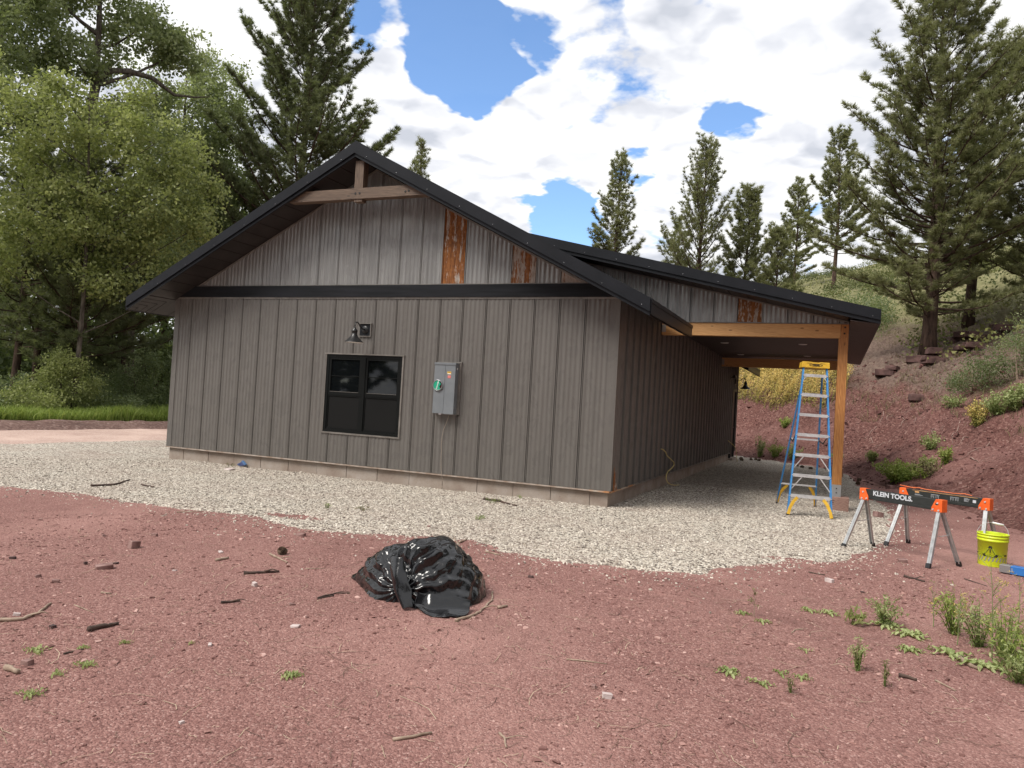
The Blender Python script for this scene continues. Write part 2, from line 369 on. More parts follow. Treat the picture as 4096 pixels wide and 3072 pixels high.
M_leafd = tint_mat('shrub_leaves', [(0, (.085, .115, .055)), (.5, (.165, .205, .100)), (1, (.27, .305, .165))], .5, .45)
M_grass = tint_mat('grass_blades', [(0, (.15, .22, .045)), (.5, (.28, .37, .08)), (1, (.45, .50, .17))], .55, .45)
M_weed = tint_mat('weed_leaves', [(0, (.13, .18, .05)), (.5, (.27, .33, .12)), (1, (.46, .50, .24))], .5, .35)
M_yellow = tint_mat('yellow_bloom', [(0, (.15, .16, .05)), (.35, (.36, .33, .09)), (1, (.74, .56, .20))], .7, .25)
M_chip = tint_mat('shale_chips', [(0, RED[3]), (.5, RED[1]), (.85, RED[4]), (1, RED[5])], .9)
M_bchip = tint_mat('bank_stones', [(0, (.07, .03, .027)), (.5, (.15, .068, .06)), (.85, (.24, .125, .11)), (1, (.38, .26, .24))], .9)
M_peb = tint_mat('gravel_stones', [(0, (.08, .07, .06)), (.25, (.26, .225, .19)), (.6, (.52, .465, .395)), (1, (.76, .71, .63))], .85)
def bark_mat(name, c0, c1):
    m, t, b, co = nmat(name, .95, 0, .1)
    n = t.noise(t.scale(co, (9, 9, 2)), 1.2, 6, .65); t.l.new(t.ramp(n, [(.35, c0), (.65, c1)]), b.inputs['Base Color']); bump(t, b, n, .8, .03); return m
M_bark = bark_mat('pine_bark', (.035, .024, .020), (.115, .075, .058)); M_barkc = bark_mat('cottonwood_bark', (.05, .04, .033), (.16, .135, .11))
M_twig = varied('dry_wood', (.20, .14, .10), (.38, .29, .22), 14, .85, st=(1, 1, 1))
M_twigd = varied('dark_twig', (.035, .022, .018), (.10, .065, .05), 14, .9)
M_root = varied('bleached_root', (.20, .12, .10), (.36, .26, .22), 9, .9)
M_rock = varied('red_rock', (.15, .075, .065), (.33, .21, .19), 7, .9, bmp=.5)
M_rockp = varied('pale_pink_rock', (.42, .33, .31), (.62, .54, .52), 7, .85, bmp=.4)
M_rockd = varied('dark_rock', (.03, .02, .02), (.09, .05, .045), 9, .85, bmp=.4)
M_cone = varied('pinecone_scales', (.05, .03, .02), (.22, .15, .10), 40, .85)
# ------------------------------------------------------------------ THE BUILDING
XL, XR, YB = -8.62, 0.0, 15.0
PW = .4064
RX, RZ, SL = -4.3, 5.478, .513
def zt(x): return RZ-SL*abs(x-RX)
def zs(x): return 3.21+.233*(3.53-x)
SOF = .226
B = tag(empty('workshop_building', (0, 0, 0)), 'grey steel clad workshop with black gable roof and a timber porch on its right side', 'building')
def cladding(name, seams, x0, x1, zlo, zhi, place, mt, parent=B, holes=(), skip=(), rib=.0062, sr=.014):
    """ribbed sheet: seams at the given positions, zlo/zhi functions of x, holes (xa,xb,za,zb); place maps (u,depth,z)"""
    if skip:
        e = [x0]+[v for k in sorted(skip) for v in k]+[x1]
        for q in range(0, len(e), 2):
            if e[q+1]-e[q] > .02: cladding(name, seams, e[q], e[q+1], zlo, zhi, place, mt, parent, holes, (), rib, sr)
        return
    pts = []      # (u, outward)
    ss = sorted(s for s in seams if x0-PW < s < x1+.05)
    for s in ss:
        pts += [(s-.010, .002), (s-.008, -.016), (s+.005, -.016), (s+.006, sr), (s+.016+sr*.3-.0042, sr), (s+.018+sr*.3-.0042, .001)]
        n = 20
        for i in range(1, n):
            u = s+.018+sr*.3-.0042+(PW-.026-sr*.3+.0042)*i/n; pts.append((u, .001+(rib if i % 4 in (1, 2) else 0.0)))
    pts = sorted((p for p in pts if x0+.001 < p[0] < x1-.001), key=lambda p: p[0])
    cuts = sorted({x0, x1, *[h[0] for h in holes], *[h[1] for h in holes], *[k[0] for k in skip], *[k[1] for k in skip]})
    for c in cuts:
        if x0 <= c <= x1: pts.append((c, .001))
    pts.sort(key=lambda p: p[0])
    mb = MB()
    for a, b in zip(pts[:-1], pts[1:]):
        mid = (a[0]+b[0])/2
        if any(k[0] < mid < k[1] for k in skip): continue
        segs = [(0, 1)]
        lo = (zlo(a[0]), zlo(b[0])); hi = (zhi(a[0]), zhi(b[0]))
        if hi[0] <= lo[0] and hi[1] <= lo[1]: continue
        hs = [h for h in holes if h[0] < mid < h[1]]
        if hs:
            h = hs[0]; parts = [((lo[0], lo[1]), (h[2], h[2])), ((h[3], h[3]), hi)]
        else: parts = [(lo, hi)]
        for l, t in parts:
            t = (max(t[0], l[0]), max(t[1], l[1]))
            if t[0]-l[0] < 1e-4 and t[1]-l[1] < 1e-4: continue
            mb.add([place(a[0], a[1], l[0]), place(b[0], b[1], l[1]), place(b[0], b[1], t[1]), place(a[0], a[1], t[0])], [(0, 1, 2, 3)])
    return mb.build(name, mt, parent)
front = lambda u, d_, z: (u, -.012-d_, z)
fs = [PW*(k-20)-.1025 for k in range(-1, 21)]
WX0, WX1, WZ0, WZ1 = -5.075, -3.575, .790, 2.110
cladding('front_siding', fs[:-1], -8.52, -.10, lambda x: .27, lambda x: 3.055, front, M_side, holes=[(WX0, WX1, WZ0, WZ1)])
# corner trims, structure walls behind the sheets
MB().box(-8.635, -8.52, -.022, -.004, .262, 3.06).box(-8.635, -8.621, -.004, .10, .262, 3.06).build('corner_trim', M_side, B)
MB().box(-.10, .022, -.022, -.004, .262, 3.06).box(.012, .022, -.004, .075, .262, 3.05).build('corner_trim', M_side, B)
wallm = MB()
wallm.box(XL, WX0, 0, .12, .25, 3.08).box(WX1, XR, 0, .12, .25, 3.08).box(WX0, WX1, 0, .12, .25, WZ0).box(WX0, WX1, 0, .12, WZ1, 3.08)
wallm.box(XL, XL+.12, .12, YB, .25, 3.05).box(XL, XR, YB-.12, YB, .25, 3.08)
wallm.box(-.12, 0, .12, 13.62, .25, 3.05).box(-.12, 0, 14.55, YB-.12, .25, 3.05).box(-.12, 0, 13.62, 14.55, 2.25, 3.05)
wallm.prism([(XL+.05, 3.08), (XR-.05, 3.08), (RX, zt(RX)-SOF-.03)], 'y', .0, .10)
wallm.prism([(XL+.05, 3.08), (XR-.05, 3.08), (RX, zt(RX)-SOF-.03)], 'y', YB-.10, YB)
wallm.build('inner_wall', M_dark, B)
flm = MB().box(-8.645, .028, -.034, -.006, .246, .266).build('bottom_flashing', M_flash, B)
MB().box(-.3, .029, -.036, -.0345, .244, .268).box(.006, .034, -.036, 1.4, .246, .266).build('rusty_flashing', M_flashrust, B)
MB().box(.006, .032, 1.4, 13.6, .246, .266).build('side_flashing', M_jtrim, B)
MB().box(-8.60, .02, -.030, -.006, 3.056, 3.083).build('top_trim', M_jtrim, B)
MB().box(-8.62, .0, -.045, -.002, 3.085, 3.283).build('frieze_board', M_frieze, B)
# gable cladding
gs = [-.919-PW*n for n in range(-3, 20)]
gtop = lambda x: zt(x)-SOF-.012
R1 = (-2.9514, -2.545); R2 = (-1.7318, -1.3254); R3 = (-.919, -.35)
cladding('gable_siding', gs, -8.05, -.45, lambda x: 3.30, gtop, front, M_gable, skip=[R1, R2, (R3[0], -.45)], rib=.0085)
def flat_panel(name, x0, x1, zl, mt, y=-.016, top=gtop, lab=None):
    o = MB().prism([(x0+.007, zl), (x1-.004, zl), (x1-.004, max(zl+.002, top(x1-.004))), (x0+.007, top(x0+.007))], 'y', y, y+.012).build(name, mt, B)
    if lab: o['label'] = lab
    return o
o_ = cladding('rusty_panel', gs, R1[0]+.004, R1[1]-.008, lambda x: 3.30, gtop, front, M_rust1, rib=.006); o_['label'] = 'tall orange rusty panel in the gable'
o_ = cladding('rusty_panel', gs, R2[0]+.004, R2[1]-.008, lambda x: 3.30, gtop, front, M_rust2, rib=.006); o_['label'] = 'patchy rusty panel with grey streaks in the gable'
flat_panel('stained_panel', R3[0], -.47, 3.30, rust_mat('stained_sheet', .36, 9.0), lab='grey panel stained with rust at the right end of the gable')
MB().box(-8.2, -.3, -.028, -.006, 3.285, 3.299).build('gable_trim', M_jtrim, B)
rk = MB()
for sx in (1, -1):
    x1 = RX+sx*4.05
    p = [(RX, zt(RX)-SOF-.045), (x1, zt(x1)-SOF-.045), (x1, zt(x1)-SOF-.012), (RX, zt(RX)-SOF-.012)]
    rk.prism(p if sx > 0 else p[::-1], 'y', -.030, -.0165)
rk.build('rake_wall_trim', M_jtrim, B)
# side and rear cladding
side = lambda u, d_, z: (.012+d_, u, z)
ss_ = [.035+PW*k for k in range(0, 38)]
cladding('side_siding', ss_, .075, 14.97, lambda y: .268, lambda y: 3.045, side, M_side, holes=[(13.62, 14.55, .268, 2.25)], sr=.034)
rp = MB().prism([(.078, .268), (.30, .268), (.24, .36), (.19, .40), (.16, .56), (.12, .50), (.10, .62), (.078, .60)], 'x', .0275, .0285).build('rust_stain', M_rust2, B); rp['label'] = 'orange rust stain low on the side wall at the front corner'
cladding('left_siding', ss_, .10, 14.97, lambda y: .268, lambda y: 3.045, lambda u, d_, z: (XL-.012-d_, u, z), M_side)
cladding('rear_siding', [XL+PW*k for k in range(22)], XL, XR, lambda x: .268, lambda x: gtop(x), lambda u, d_, z: (u, YB+.012+d_, z), M_side)
# foundation: poured blocks with joints
fd = MB(); mo = MB()
xs = [XL+.03, -8.23, -7.62]+[-7.62+.61*k for k in range(1, 12)]+[-.30, -.035]
for i in range(len(xs)-1):
    if xs[i+1]-xs[i] > .05: fd.box(xs[i]+.005, xs[i+1]-.005, .02+.003*(i % 3), .16, -.25, .247)
mo.box(XL+.05, -.05, .032, .15, -.24, .244)
yy = [.02]+[.42+.61*k for k in range(22)]+[13.6]
for i in range(len(yy)-1): fd.box(-.17, -.030-.003*(i % 2), yy[i]+.005, yy[i+1]-.005, -.25, .246)
mo.box(-.16, -.042, .1, 13.55, -.24, .243)
fd.box(XL+.03, XL+.18, .2, YB-.02, -.25, .246); fd.box(XL+.2, -.02, YB-.17, YB-.02, -.25, .246)
fo = fd.build('foundation', M_conc, B); mo.build('mortar_joint', M_mortar, fo)
# window
M_frame = mat('black_window_frame', (.004, .005, .005), .45, 0, .2); 
M_glass = mat('dark_glass', (.004, .005, .006), .03, 0, .5); M_screen = mat('insect_screen', (.010, .010, .010), .85, 0, .15)
Wn = MB()
Wn.box(WX0, WX0+.05, -.02, .06, WZ0, WZ1).box(WX1-.05, WX1, -.02, .06, WZ0, WZ1).box(WX0+.05, WX1-.05, -.02, .06, WZ0, WZ0+.045).box(WX0+.05, WX1-.05, -.02, .06, WZ1-.045, WZ1)
Wn.box(-4.365, -4.285, -.022, .06, WZ0+.045, WZ1-.045)
win = Wn.build('window', M_frame, B); win['label'] = 'black framed double window with four sashes'
ZM = 1.44
for xa, xb in ((WX0+.05, -4.365), (-4.285, WX1-.05)):
    up = MB(); f = .042
    za, zb = ZM-.02, WZ1-.045
    up.box(xa, xa+f, -.012, .03, za, zb).box(xb-f, xb, -.012, .03, za, zb).box(xa+f, xb-f, -.012, .03, zb-f, zb).box(xa+f, xb-f, -.014, .03, za, za+.055)
    sa = up.build('upper_sash', M_frame, win)
    MB().box(xa+f, xb-f, .006, .012, za+.055, zb-f).build('pane', M_glass, sa)
    MB().box(xa+f, xb-f, -.002, .005, (za+zb)/2-.005, (za+zb)/2+.007).build('glazing_bar', M_frame, sa)
    MB().box(xa+f, xb-f, -.0135, -.0122, za+.053, za+.060).build('sash_bead', M_jtrim, sa)
    lo = MB(); za, zb = WZ0+.045, ZM-.02
    lo.box(xa, xa+.022, -.008, .04, za, zb).box(xb-.022, xb, -.008, .04, za, zb).box(xa+.022, xb-.022, -.008, .04, zb-.022, zb).box(xa+.022, xb-.022, -.008, .04, za, za+.03)
    sb = lo.build('lower_sash', M_frame, win)
    MB().box(xa+.022, xb-.022, .002, .006, za+.03, zb-.022).build('insect_screen', M_screen, sb)
wt = MB().box(WX0-.035, WX1+.035, -.038, -.008, WZ1, WZ1+.022).box(WX0-.03, WX1+.032, -.034, -.008, WZ0-.026, WZ0).box(WX1, WX1+.028, -.034, -.008, WZ0, WZ1).box(WX0-.012, WX0, -.030, -.008, WZ0, WZ1)
wt.build('window_trim', M_jtrim, win)
MB().box(-4.95, XL+5.2, .10, .115, WZ0, WZ1).build('window_backing', mat('interior_dark', (.006, .006, .006), .9), win)  # plain near-black sheet behind the panes, standing for the dark interior
# door at the far end of the side wall
dr = MB().box(-.045, -.01, 13.70, 14.47, .13, 2.17).build('door', mat('black_door', (.010, .010, .011), .4), B)
MB().box(-.06, .03, 13.62, 13.70, .10, 2.25).box(-.06, .03, 14.47, 14.55, .10, 2.25).box(-.06, .03, 13.70, 14.47, 2.17, 2.25).build('door_frame', M_dark, dr)
MB().tube([(-.005, 13.80, 1.05), (.05, 13.80, 1.05)], .012, 8).tube([(.05, 13.79, 1.05), (.05, 13.92, 1.05)], .010, 8).build('door_handle', mat('handle_metal', (.3, .3, .3), .3, .9), dr)
MB().box(-.17, .10, 13.6, 14.57, -.05, .10).build('door_sill', M_conc, dr)
# ---- roofs
EL, ER = -9.17, .60
def roof_slab(mb, xa, xb, y0, y1, top=0.0, th=.045):
    mb.prism([(xa, zt(xa)-top-th), (xb, zt(xb)-top-th), (xb, zt(xb)-top), (xa, zt(xa)-top)], 'y', y0, y1)
rf = MB()
roof_slab(rf, EL, RX, -.64, YB+.64); roof_slab(rf, RX, ER, -.64, 2.5); roof_slab(rf, RX, -.03, 2.5, 12.0); roof_slab(rf, RX, ER, 12.0, YB+.64)
y = -.45
while y < YB+.5:
    for xa, xb in ((EL+.01, RX-.05), (RX+.05, ER-.01 if (y < 2.5 or y > 12.0) else -.05)):
        rf.prism([(xa, zt(xa)-.001), (xb, zt(xb)-.001), (xb, zt(xb)+.024), (xa, zt(xa)+.024)], 'y', y-.008, y+.008)
    y += PW
roof = rf.build('roof', M_roof, B)
MB().prism([(RX-.16, zt(RX-.16)+.002), (RX, RZ+.002), (RX+.16, zt(RX+.16)+.002), (RX+.16, zt(RX+.16)+.03), (RX, RZ+.034), (RX-.16, zt(RX-.16)+.03)], 'y', -.655, YB+.655).build('ridge_cap', M_roof, roof)
M_screw = mat('screw_head', (.16, .16, .17), .3, .8)
def rake(sx, xe, name, y0=-.67, dz=0.0, zf=zt, xa=RX, h1=.165, h2=.226, par=None):
    mb = MB(); q = lambda t, b: [(xa, zf(xa)-b), (xe, zf(xe)-b), (xe, zf(xe)-t), (xa, zf(xa)-t)][::1 if xe > xa else -1]
    mb.prism(q(-.012, h1), 'y', y0, y0+.03); mb.prism(q(h1-.006, h1+.006), 'y', y0-.014, y0-.0005)
    mb.prism(q(h1+.001, h2), 'y', y0+.012, y0+.04)
    o = mb.build(name, M_roof, par or roof)
    n = int(abs(xe-xa)/.61)
    for k in range(n+1):
        x = xa+(xe-xa)*(k+.4)/(n+.6); z = zf(x)-h1+.03
        MB().lathe([(.0001, 0), (.008, .0), (.007, .004), (.0001, .006)], 0, 0, 8, 0, Matrix.Translation((x, y0-.001, z)) @ Matrix.Rotation(PI/2, 4, 'X')).build('trim_screw', M_screw, o)
    return o
rake(-1, EL, 'rake_trim'); rake(1, ER, 'rake_trim')
for xe in (EL, ER):
    mb = MB(); q = [(RX, zt(RX)-.226), (xe, zt(xe)-.226), (xe, zt(xe)+.012), (RX, zt(RX)+.012)][::1 if xe > RX else -1]
    mb.prism(q, 'y', YB+.64, YB+.67); mb.build('rear_rake_trim', M_roof, roof)
MB().box(EL-.012, EL+.012, -.65, YB+.65, zt(EL)-.226, zt(EL)-.012).build('eave_fascia', M_roof, roof)
for y0, y1 in ((-.64, 2.55), (12.0, YB+.64)):
    ev = MB(); ev.box(ER-.015, ER+.012, y0, y1, zt(ER)-.20, zt(ER)-.005); ev.box(ER+.0125, ER+.022, y0, y1, zt(ER)-.05, zt(ER)+.004)
    ev.box(ER+.0125, ER+.018, y0, y1, zt(ER)-.205, zt(ER)-.185)
    ev.build('eave_fascia', M_roof, roof)
MB().prism([(.02, zt(.02)-.22), (ER-.016, zt(ER)-.20), (ER-.016, zt(ER)-.05), (.02, zt(.02)-.05)], 'y', 2.552, 2.60).build('eave_end_board', M_roof, roof)
# soffit boards (real boards with gaps over a dark backing)
def sof(x): return zt(x)-SOF
def soffit_strip(mb, xa, xb, y0, y1):      # board in the slope between xa,xb
    mb.prism([(xa, sof(xa)), (xb, sof(xb)), (xb, sof(xb)+.012), (xa, sof(xa)+.012)], 'y', y0, y1)
for sx in (-1, 1):
    sb_ = MB()
    x = 0.02
    while x < 4.31:
        a, b = x, min(x+.262, 4.32); p = sorted((RX+sx*a, RX+sx*b)); soffit_strip(sb_, p[0], p[1], -.63, -.022); x += .272
    # the eave strips, running across
    xe = (EL+.02, XL-.024) if sx < 0 else (.026, ER-.02)
    y = -.02 
    while y < YB+.6:
        if sx < 0 or y < 2.3 or y > 12.0: soffit_strip(sb_, xe[0], xe[1], y, min(y+.292, YB+.6))
        y += .302
    # mitred corner
    xa, xb = (XL-.02, EL+.02) if sx < 0 else (.02, ER-.02)
    n = 5
    for k in range(n):
        u0 = xa+(xb-xa)*k/n; u1 = xa+(xb-xa)*(k+1)/n-.010*(1 if xb > xa else -1)
        fy = lambda u: -.022-.60*(u-xa)/(xb-xa)
        vs = [(u0, fy(u0), sof(u0)), (u1, fy(u1), sof(u1)), (u1, -.63, sof(u1)), (u0, -.63, sof(u0))]
        sb_.add(vs+[(v[0], v[1], v[2]+.012) for v in vs], [(0, 1, 2, 3), (4, 7, 6, 5), (0, 4, 5, 1), (1, 5, 6, 2), (2, 6, 7, 3), (3, 7, 4, 0)])
        v0 = -.02-.60*k/n; v1 = v0-.60/n+.010
        fx = lambda v: xa+(xb-xa)*(-.02-v)/.60
        e0 = (min if sx > 0 else max)(fx(v0), xb); e1 = (min if sx > 0 else max)(fx(v1), xb); s_ = .004*(1 if sx > 0 else -1)
        vs = [(e0+s_, v0, sof(e0)), (xb, v0, sof(xb)), (xb, v1, sof(xb)), (e1+s_, v1, sof(e1))]
        sb_.add(vs+[(v[0], v[1], v[2]+.012) for v in vs], [(0, 1, 2, 3), (4, 7, 6, 5), (0, 4, 5, 1), (1, 5, 6, 2), (2, 6, 7, 3), (3, 7, 4, 0)])
    sb_.build('soffit', M_soffit, roof)
for xa, xb in ((EL+.02, RX), (RX, ER-.02)):
    MB().prism([(xa, sof(xa)+.03), (xb, sof(xb)+.03), (xb, sof(xb)+.04), (xa, sof(xa)+.04)], 'y', -.63, -.03).build('soffit_backing', M_dark, roof)
for xa, xb, y0, y1 in ((EL+.02, XL-.03, -.02, YB+.6), (.03, ER-.02, -.02, 2.4), (.03, ER-.02, 12.05, YB+.6)):
    MB().prism([(xa, sof(xa)+.03), (xb, sof(xb)+.03), (xb, sof(xb)+.04), (xa, sof(xa)+.04)], 'y', y0, y1).build('soffit_backing', M_dark, roof)
# king post and collar tie in the front gable
zc0, zc1 = 4.585, 4.755
def xin(z, side_): return RX+side_*((RZ-SOF-z)/SL)
MB().prism([(xin(zc0, -1), zc0), (xin(zc0, 1), zc0), (xin(zc1, 1), zc1), (xin(zc1, -1), zc1)], 'y', -.60, -.45).build('collar_beam', M_old, B)
MB().box(-4.325, -4.165, -.59, -.46, zc1+.002, sof(RX)+.01-.06).box(-4.32, -4.17, -.585, -.465, zc0-.045, zc0-.002).build('king_post', M_oldv, B)
M_bolt = mat('bolt_dark', (.012, .010, .010), .5)
for x, z in ((-4.29, 4.67), (-4.21, 4.67), (-3.36, 4.65), (-3.30, 4.66)):
    MB().lathe([(.0001, .004), (.017, .004), (.017, 0), (.02, -.002)], 0, 0, 10, 0, Matrix.Translation((x, -.601, z)) @ Matrix.Rotation(PI/2, 4, 'X')).build('beam_bolt', M_bolt, B)
# ---- porch: shed roof, beams, posts, ceiling
S0, S1, SY0, SY1 = -2.71, 3.53, 2.20, 12.0
sr = MB()
sr.prism([(S0, zs(S0)-.045), (S1, zs(S1)-.045), (S1, zs(S1)), (S0, zs(S0))], 'y', SY0+.03, SY1-.03)
y = SY0+.25
while y < SY1-.1:
    sr.prism([(S0+.02, zs(S0+.02)-.001), (S1-.01, zs(S1-.01)-.001), (S1-.01, zs(S1-.01)+.024), (S0+.02, zs(S0+.02)+.024)], 'y', y-.008, y+.008); y += PW
porch = sr.build('porch_roof', M_roof, B)
rake(1, S1, 'rake_trim', SY0, 0, zs, S0, .150, .216, porch)
MB().prism([(S0, zs(S0)-.216), (S1, zs(S1)-.216), (S1, zs(S1)+.01), (S0, zs(S0)+.01)], 'y', SY1-.03, SY1).build('rear_rake_trim', M_roof, porch)
MB().box(S1-.03, S1-.004, SY0+.045, SY1-.04, zs(S1)-.21, zs(S1)-.006).build('eave_fascia', M_roof, porch)
PS = lambda x: zs(x)-.216
pf = MB(); x = -1.2
while x < 3.06:
    a, b = x, min(x+.292, 3.07); pf.prism([(a, PS(a)), (b, PS(b)), (b, PS(b)+.01), (a, PS(a)+.01)], 'y', SY0+.042, 2.785); x += .302
pf.build('front_soffit', M_soffit, porch)
CZ = 3.05
ce = MB(); y = 2.955
while y < SY1-.05:
    ce.box(.03, 3.09, y, min(y+.125, SY1-.04), CZ, CZ+.012); y += .133
y = SY0+.045
while y < SY1-.05:
    e = min(y+.125, SY1-.04)
    xa = 3.10; ce.prism([(xa, 3.045), (S1-.035, 2.998), (S1-.035, 3.010), (xa, 3.057)], 'y', y, e); y += .133
ce.build('porch_ceiling', M_ceil, porch)
MB().box(.03, 3.5, 2.96, SY1-.05, CZ+.03, CZ+.04).box(3.1, 3.5, SY0+.05, 2.9, 3.075, 3.085).build('ceiling_backing', M_dark, porch)
MB().box(3.0, 3.085, 3.02, 10.6, CZ-.03, CZ-.001).box(.03, .06, 3.0, SY1-.05, CZ-.022, CZ-.001).build('ceiling_trim', M_dark, porch)
M_lens = mat('light_lens', (.72, .70, .68), .4)
for x, y in ((2.25, 6.6), (2.24, 9.95), (.62, 6.65), (.60, 10.0)):
    l = MB().lathe([(.0001, CZ-.012), (.075, CZ-.012), (.085, CZ-.008), (.092, CZ-.001)], x, y, 24).build('recessed_light', M_lens, porch)
# shed gable cladding above the beam
ps = [1.327+PW*n for n in range(-10, 5)]
plo = lambda x: max(3.068, zt(x)-.02)
ptop = lambda x: PS(x)-.014
pplace = lambda u, d_, z: (u, 2.80-d_, z)
R4 = (1.327, 1.7334)
cladding('porch_gable_siding', ps, -2.2, 3.02, plo, ptop, pplace, M_gable, parent=porch, skip=[R4], rib=.0085)
o = MB().prism([(R4[0]+.006, 3.068), (R4[1]-.004, 3.068), (R4[1]-.004, ptop(R4[1])), (R4[0]+.006, ptop(R4[0]))], 'y', 2.795, 2.81).build('rusty_panel', M_rust2, porch); o['label'] = 'rusty panel above the porch beam'
MB().prism([(-2.2, zt(-2.2)-.1), (.3, 3.07), (3.06, 3.07), (3.06, PS(3.06)-.004), (-2.2, PS(-2.2)-.004)], 'y', 2.815, 2.84).build('gable_backing', M_dark, porch)
MB().prism([(-2.3, PS(-2.3)-.034), (3.09, PS(3.09)-.030), (3.09, PS(3.09)-.003), (-2.3, PS(-2.3)-.003)], 'y', 2.778, 2.794).box(.42, 3.09, 2.776, 2.797, 3.052, 3.066).build('porch_gable_trim', M_jtrim, porch)
MB().prism([(.0, 3.07), (3.06, 3.07), (3.06, PS(3.06)), (.0, PS(.0))], 'y', SY1-.5, SY1-.46).build('rear_gable', M_gable, porch)
def beam(y0, z0, z1, nm, x1=2.972):
    o = MB().box(.03, x1, y0, y0+.15, z0, z1).build(nm, M_beam, porch, bevel=.004)
    MB().box(.031, .105, y0-.004, y0-.0005, z0+.045, z1-.045).build('paper_patch', mat('grey_paper', (.34, .32, .30), .9), o)
    MB().box(.024, .0295, y0-.03, y0+.18, z0-.03, z1+.0).build('beam_hanger', M_dark, o)
    return o
beam(2.80, 2.828, 3.050, 'front_beam'); beam(10.65, 2.76, 2.998, 'rear_beam', 2.96)
for y0, zb, zt_, lab in ((2.80, .41, 3.05, 'front'), (10.65, .41, 2.998, 'rear')):
    po = MB().prism([(2.945, zb), (3.092, zb), (3.092, zt_), (2.975, zt_), (2.975, zt_-.225), (2.945, zt_-.225)], 'y', y0-.004, y0+.185).build('post', M_post, B, bevel=.004)
    po['label'] = 'warm brown timber post at the %s of the porch' % lab
    br = MB().box(2.950, 3.088, y0-.012, y0-.0045, .235, .43).box(2.950, 3.088, y0+.186, y0+.193, .235, .43).box(2.950, 3.088, y0-.0045, y0+.186, .235, .25).build('post_base', mat('galvanised_bracket', (.42, .43, .44), .45, .6), B)
    for px, pz in ((3.02, .30), (3.02, .37)): MB().lathe([(.0001, .006), (.011, .006), (.011, 0)], 0, 0, 8, 0, Matrix.Translation((px, y0-.012, pz)) @ Matrix.Rotation(PI/2, 4, 'X')).build('base_bolt', M_bolt, br)
    for px, pz in ((3.035, zt_-.05), (3.03, zt_-.15)): MB().lathe([(.0001, .003), (.014, .003), (.016, 0)], 0, 0, 10, 0, Matrix.Translation((px, y0-.005, pz)) @ Matrix.Rotation(PI/2, 4, 'X')).build('post_bolt', M_bolt, po)
    MB().box(2.93, 3.215, y0-.05, y0+.25, -.05, .234).build('post_footing', wood_mat('pink_footing', (.24, .135, .105), (.34, .205, .165), (.42, .27, .22), (2, 10, 10), .85, False), B, bevel=.012)
pm = MB()
for k, l in enumerate((.055, .045, .028)):
    pm.box(2.945, 2.945+l, 2.80-.0515, 2.80-.0502, .165-.034*k, .182-.034*k)
pm.build('faded_print', mat('faded_ink', (.16, .09, .08), .9), B)
# ------------------------------------------------------------------ WALL FITTINGS
M_lamp = mat('black_lamp', (.012, .012, .013), .38); M_white = mat('white_enamel', (.75, .74, .72), .5)
M_grey = varied('grey_cabinet', (.155, .17, .185), (.185, .20, .215), 6, .42)
def wall_lamp(loc, rz, label, plate=True, arm=.33):
    """wall plane is local y=0, the lamp points to local -y"""
    r = empty('barn_lamp', loc, rz); tag(r, label, 'wall lamp')
    MB().box(-.105, .105, -.030, -.014, -.10, .10).build('backing_board', M_frieze, r)
    tr = MB().box(-.118, .125, -.045, -.014, .10, .113).box(-.118, .118, -.040, -.014, -.113, -.10).box(.105, .118, -.040, -.014, -.10, .10)
    tr.build('board_trim', M_jtrim, r)
    Mx = Matrix.Translation((0, -.031, .005)) @ Matrix.Rotation(PI/2, 4, 'X')
    MB().lathe([(.0001, .022), (.045, .022), (.062, .012), (.068, 0)], 0, 0, 28, 0, Mx).build('wall_plate', M_lamp, r, True)
    a = [(0, -.045, .005), (0, -.12, .01), (0, -.18, .03), (0, -.23, .075), (0, -.275, .105), (0, -.32, .095), (0, -.343, .055), (0, -.35, .0)]
    a = [(0, y*arm/.35 if y < -.1 else y, z) for _, y, z in a]
    MB().tube(a, .010, 10).build('arm', M_lamp, r, True)
    yy = -arm
    prof = [(.0001, .012), (.020, .010), (.024, -.010), (.045, -.030), (.052, -.050), (.052, -.058), (.044, -.062), (.044, -.108), (.052, -.112), (.054, -.128), (.062, -.140), (.090, -.170), (.125, -.205), (.158, -.232), (.162, -.238)]
    MB().lathe(prof, 0, yy, 36).build('shade', M_lamp, r, True)
    MB().lathe([(.158, -.2365), (.120, -.208), (.085, -.174), (.05, -.150), (.0001, -.148)], 0, yy, 36).build('shade_lining', M_white, r, True)
    MB().lathe([(.0001, -.215), (.02, -.210), (.030, -.190), (.026, -.170), (.015, -.155)], 0, yy, 16).build('bulb', M_white, r, True)
    return r
wall_lamp((-4.33, -.004, 2.532), 0, 'black gooseneck barn lamp on the front wall above the window')
wall_lamp((.018, 13.95, 2.50), PI/2, 'black gooseneck barn lamp above the door at the far end of the side wall')
fl = tag(empty('flood_light', (.022, 12.75, 2.55)), 'small twin head security light on the side wall before the far lamp', 'security light')
MB().box(0, .03, -.06, .06, -.06, .06).build('base', M_lamp, fl)
for s in (-1, 1):
    MB().tube([(.03, s*.02, 0), (.09, s*.07, .02)], .012, 8).lathe([(.0001, 0), (.03, 0), (.05, .04), (.055, .09), (.0001, .09)], 0, 0, 14, 0, Matrix.Translation((.08, s*.08, .02)) @ Matrix.Rotation(PI/2.3, 4, 'Y')).build('lamp_head', M_lamp, fl)
MB().box(.165, .170, -.03, .03, -.0, .07).build('lens', M_white, fl)
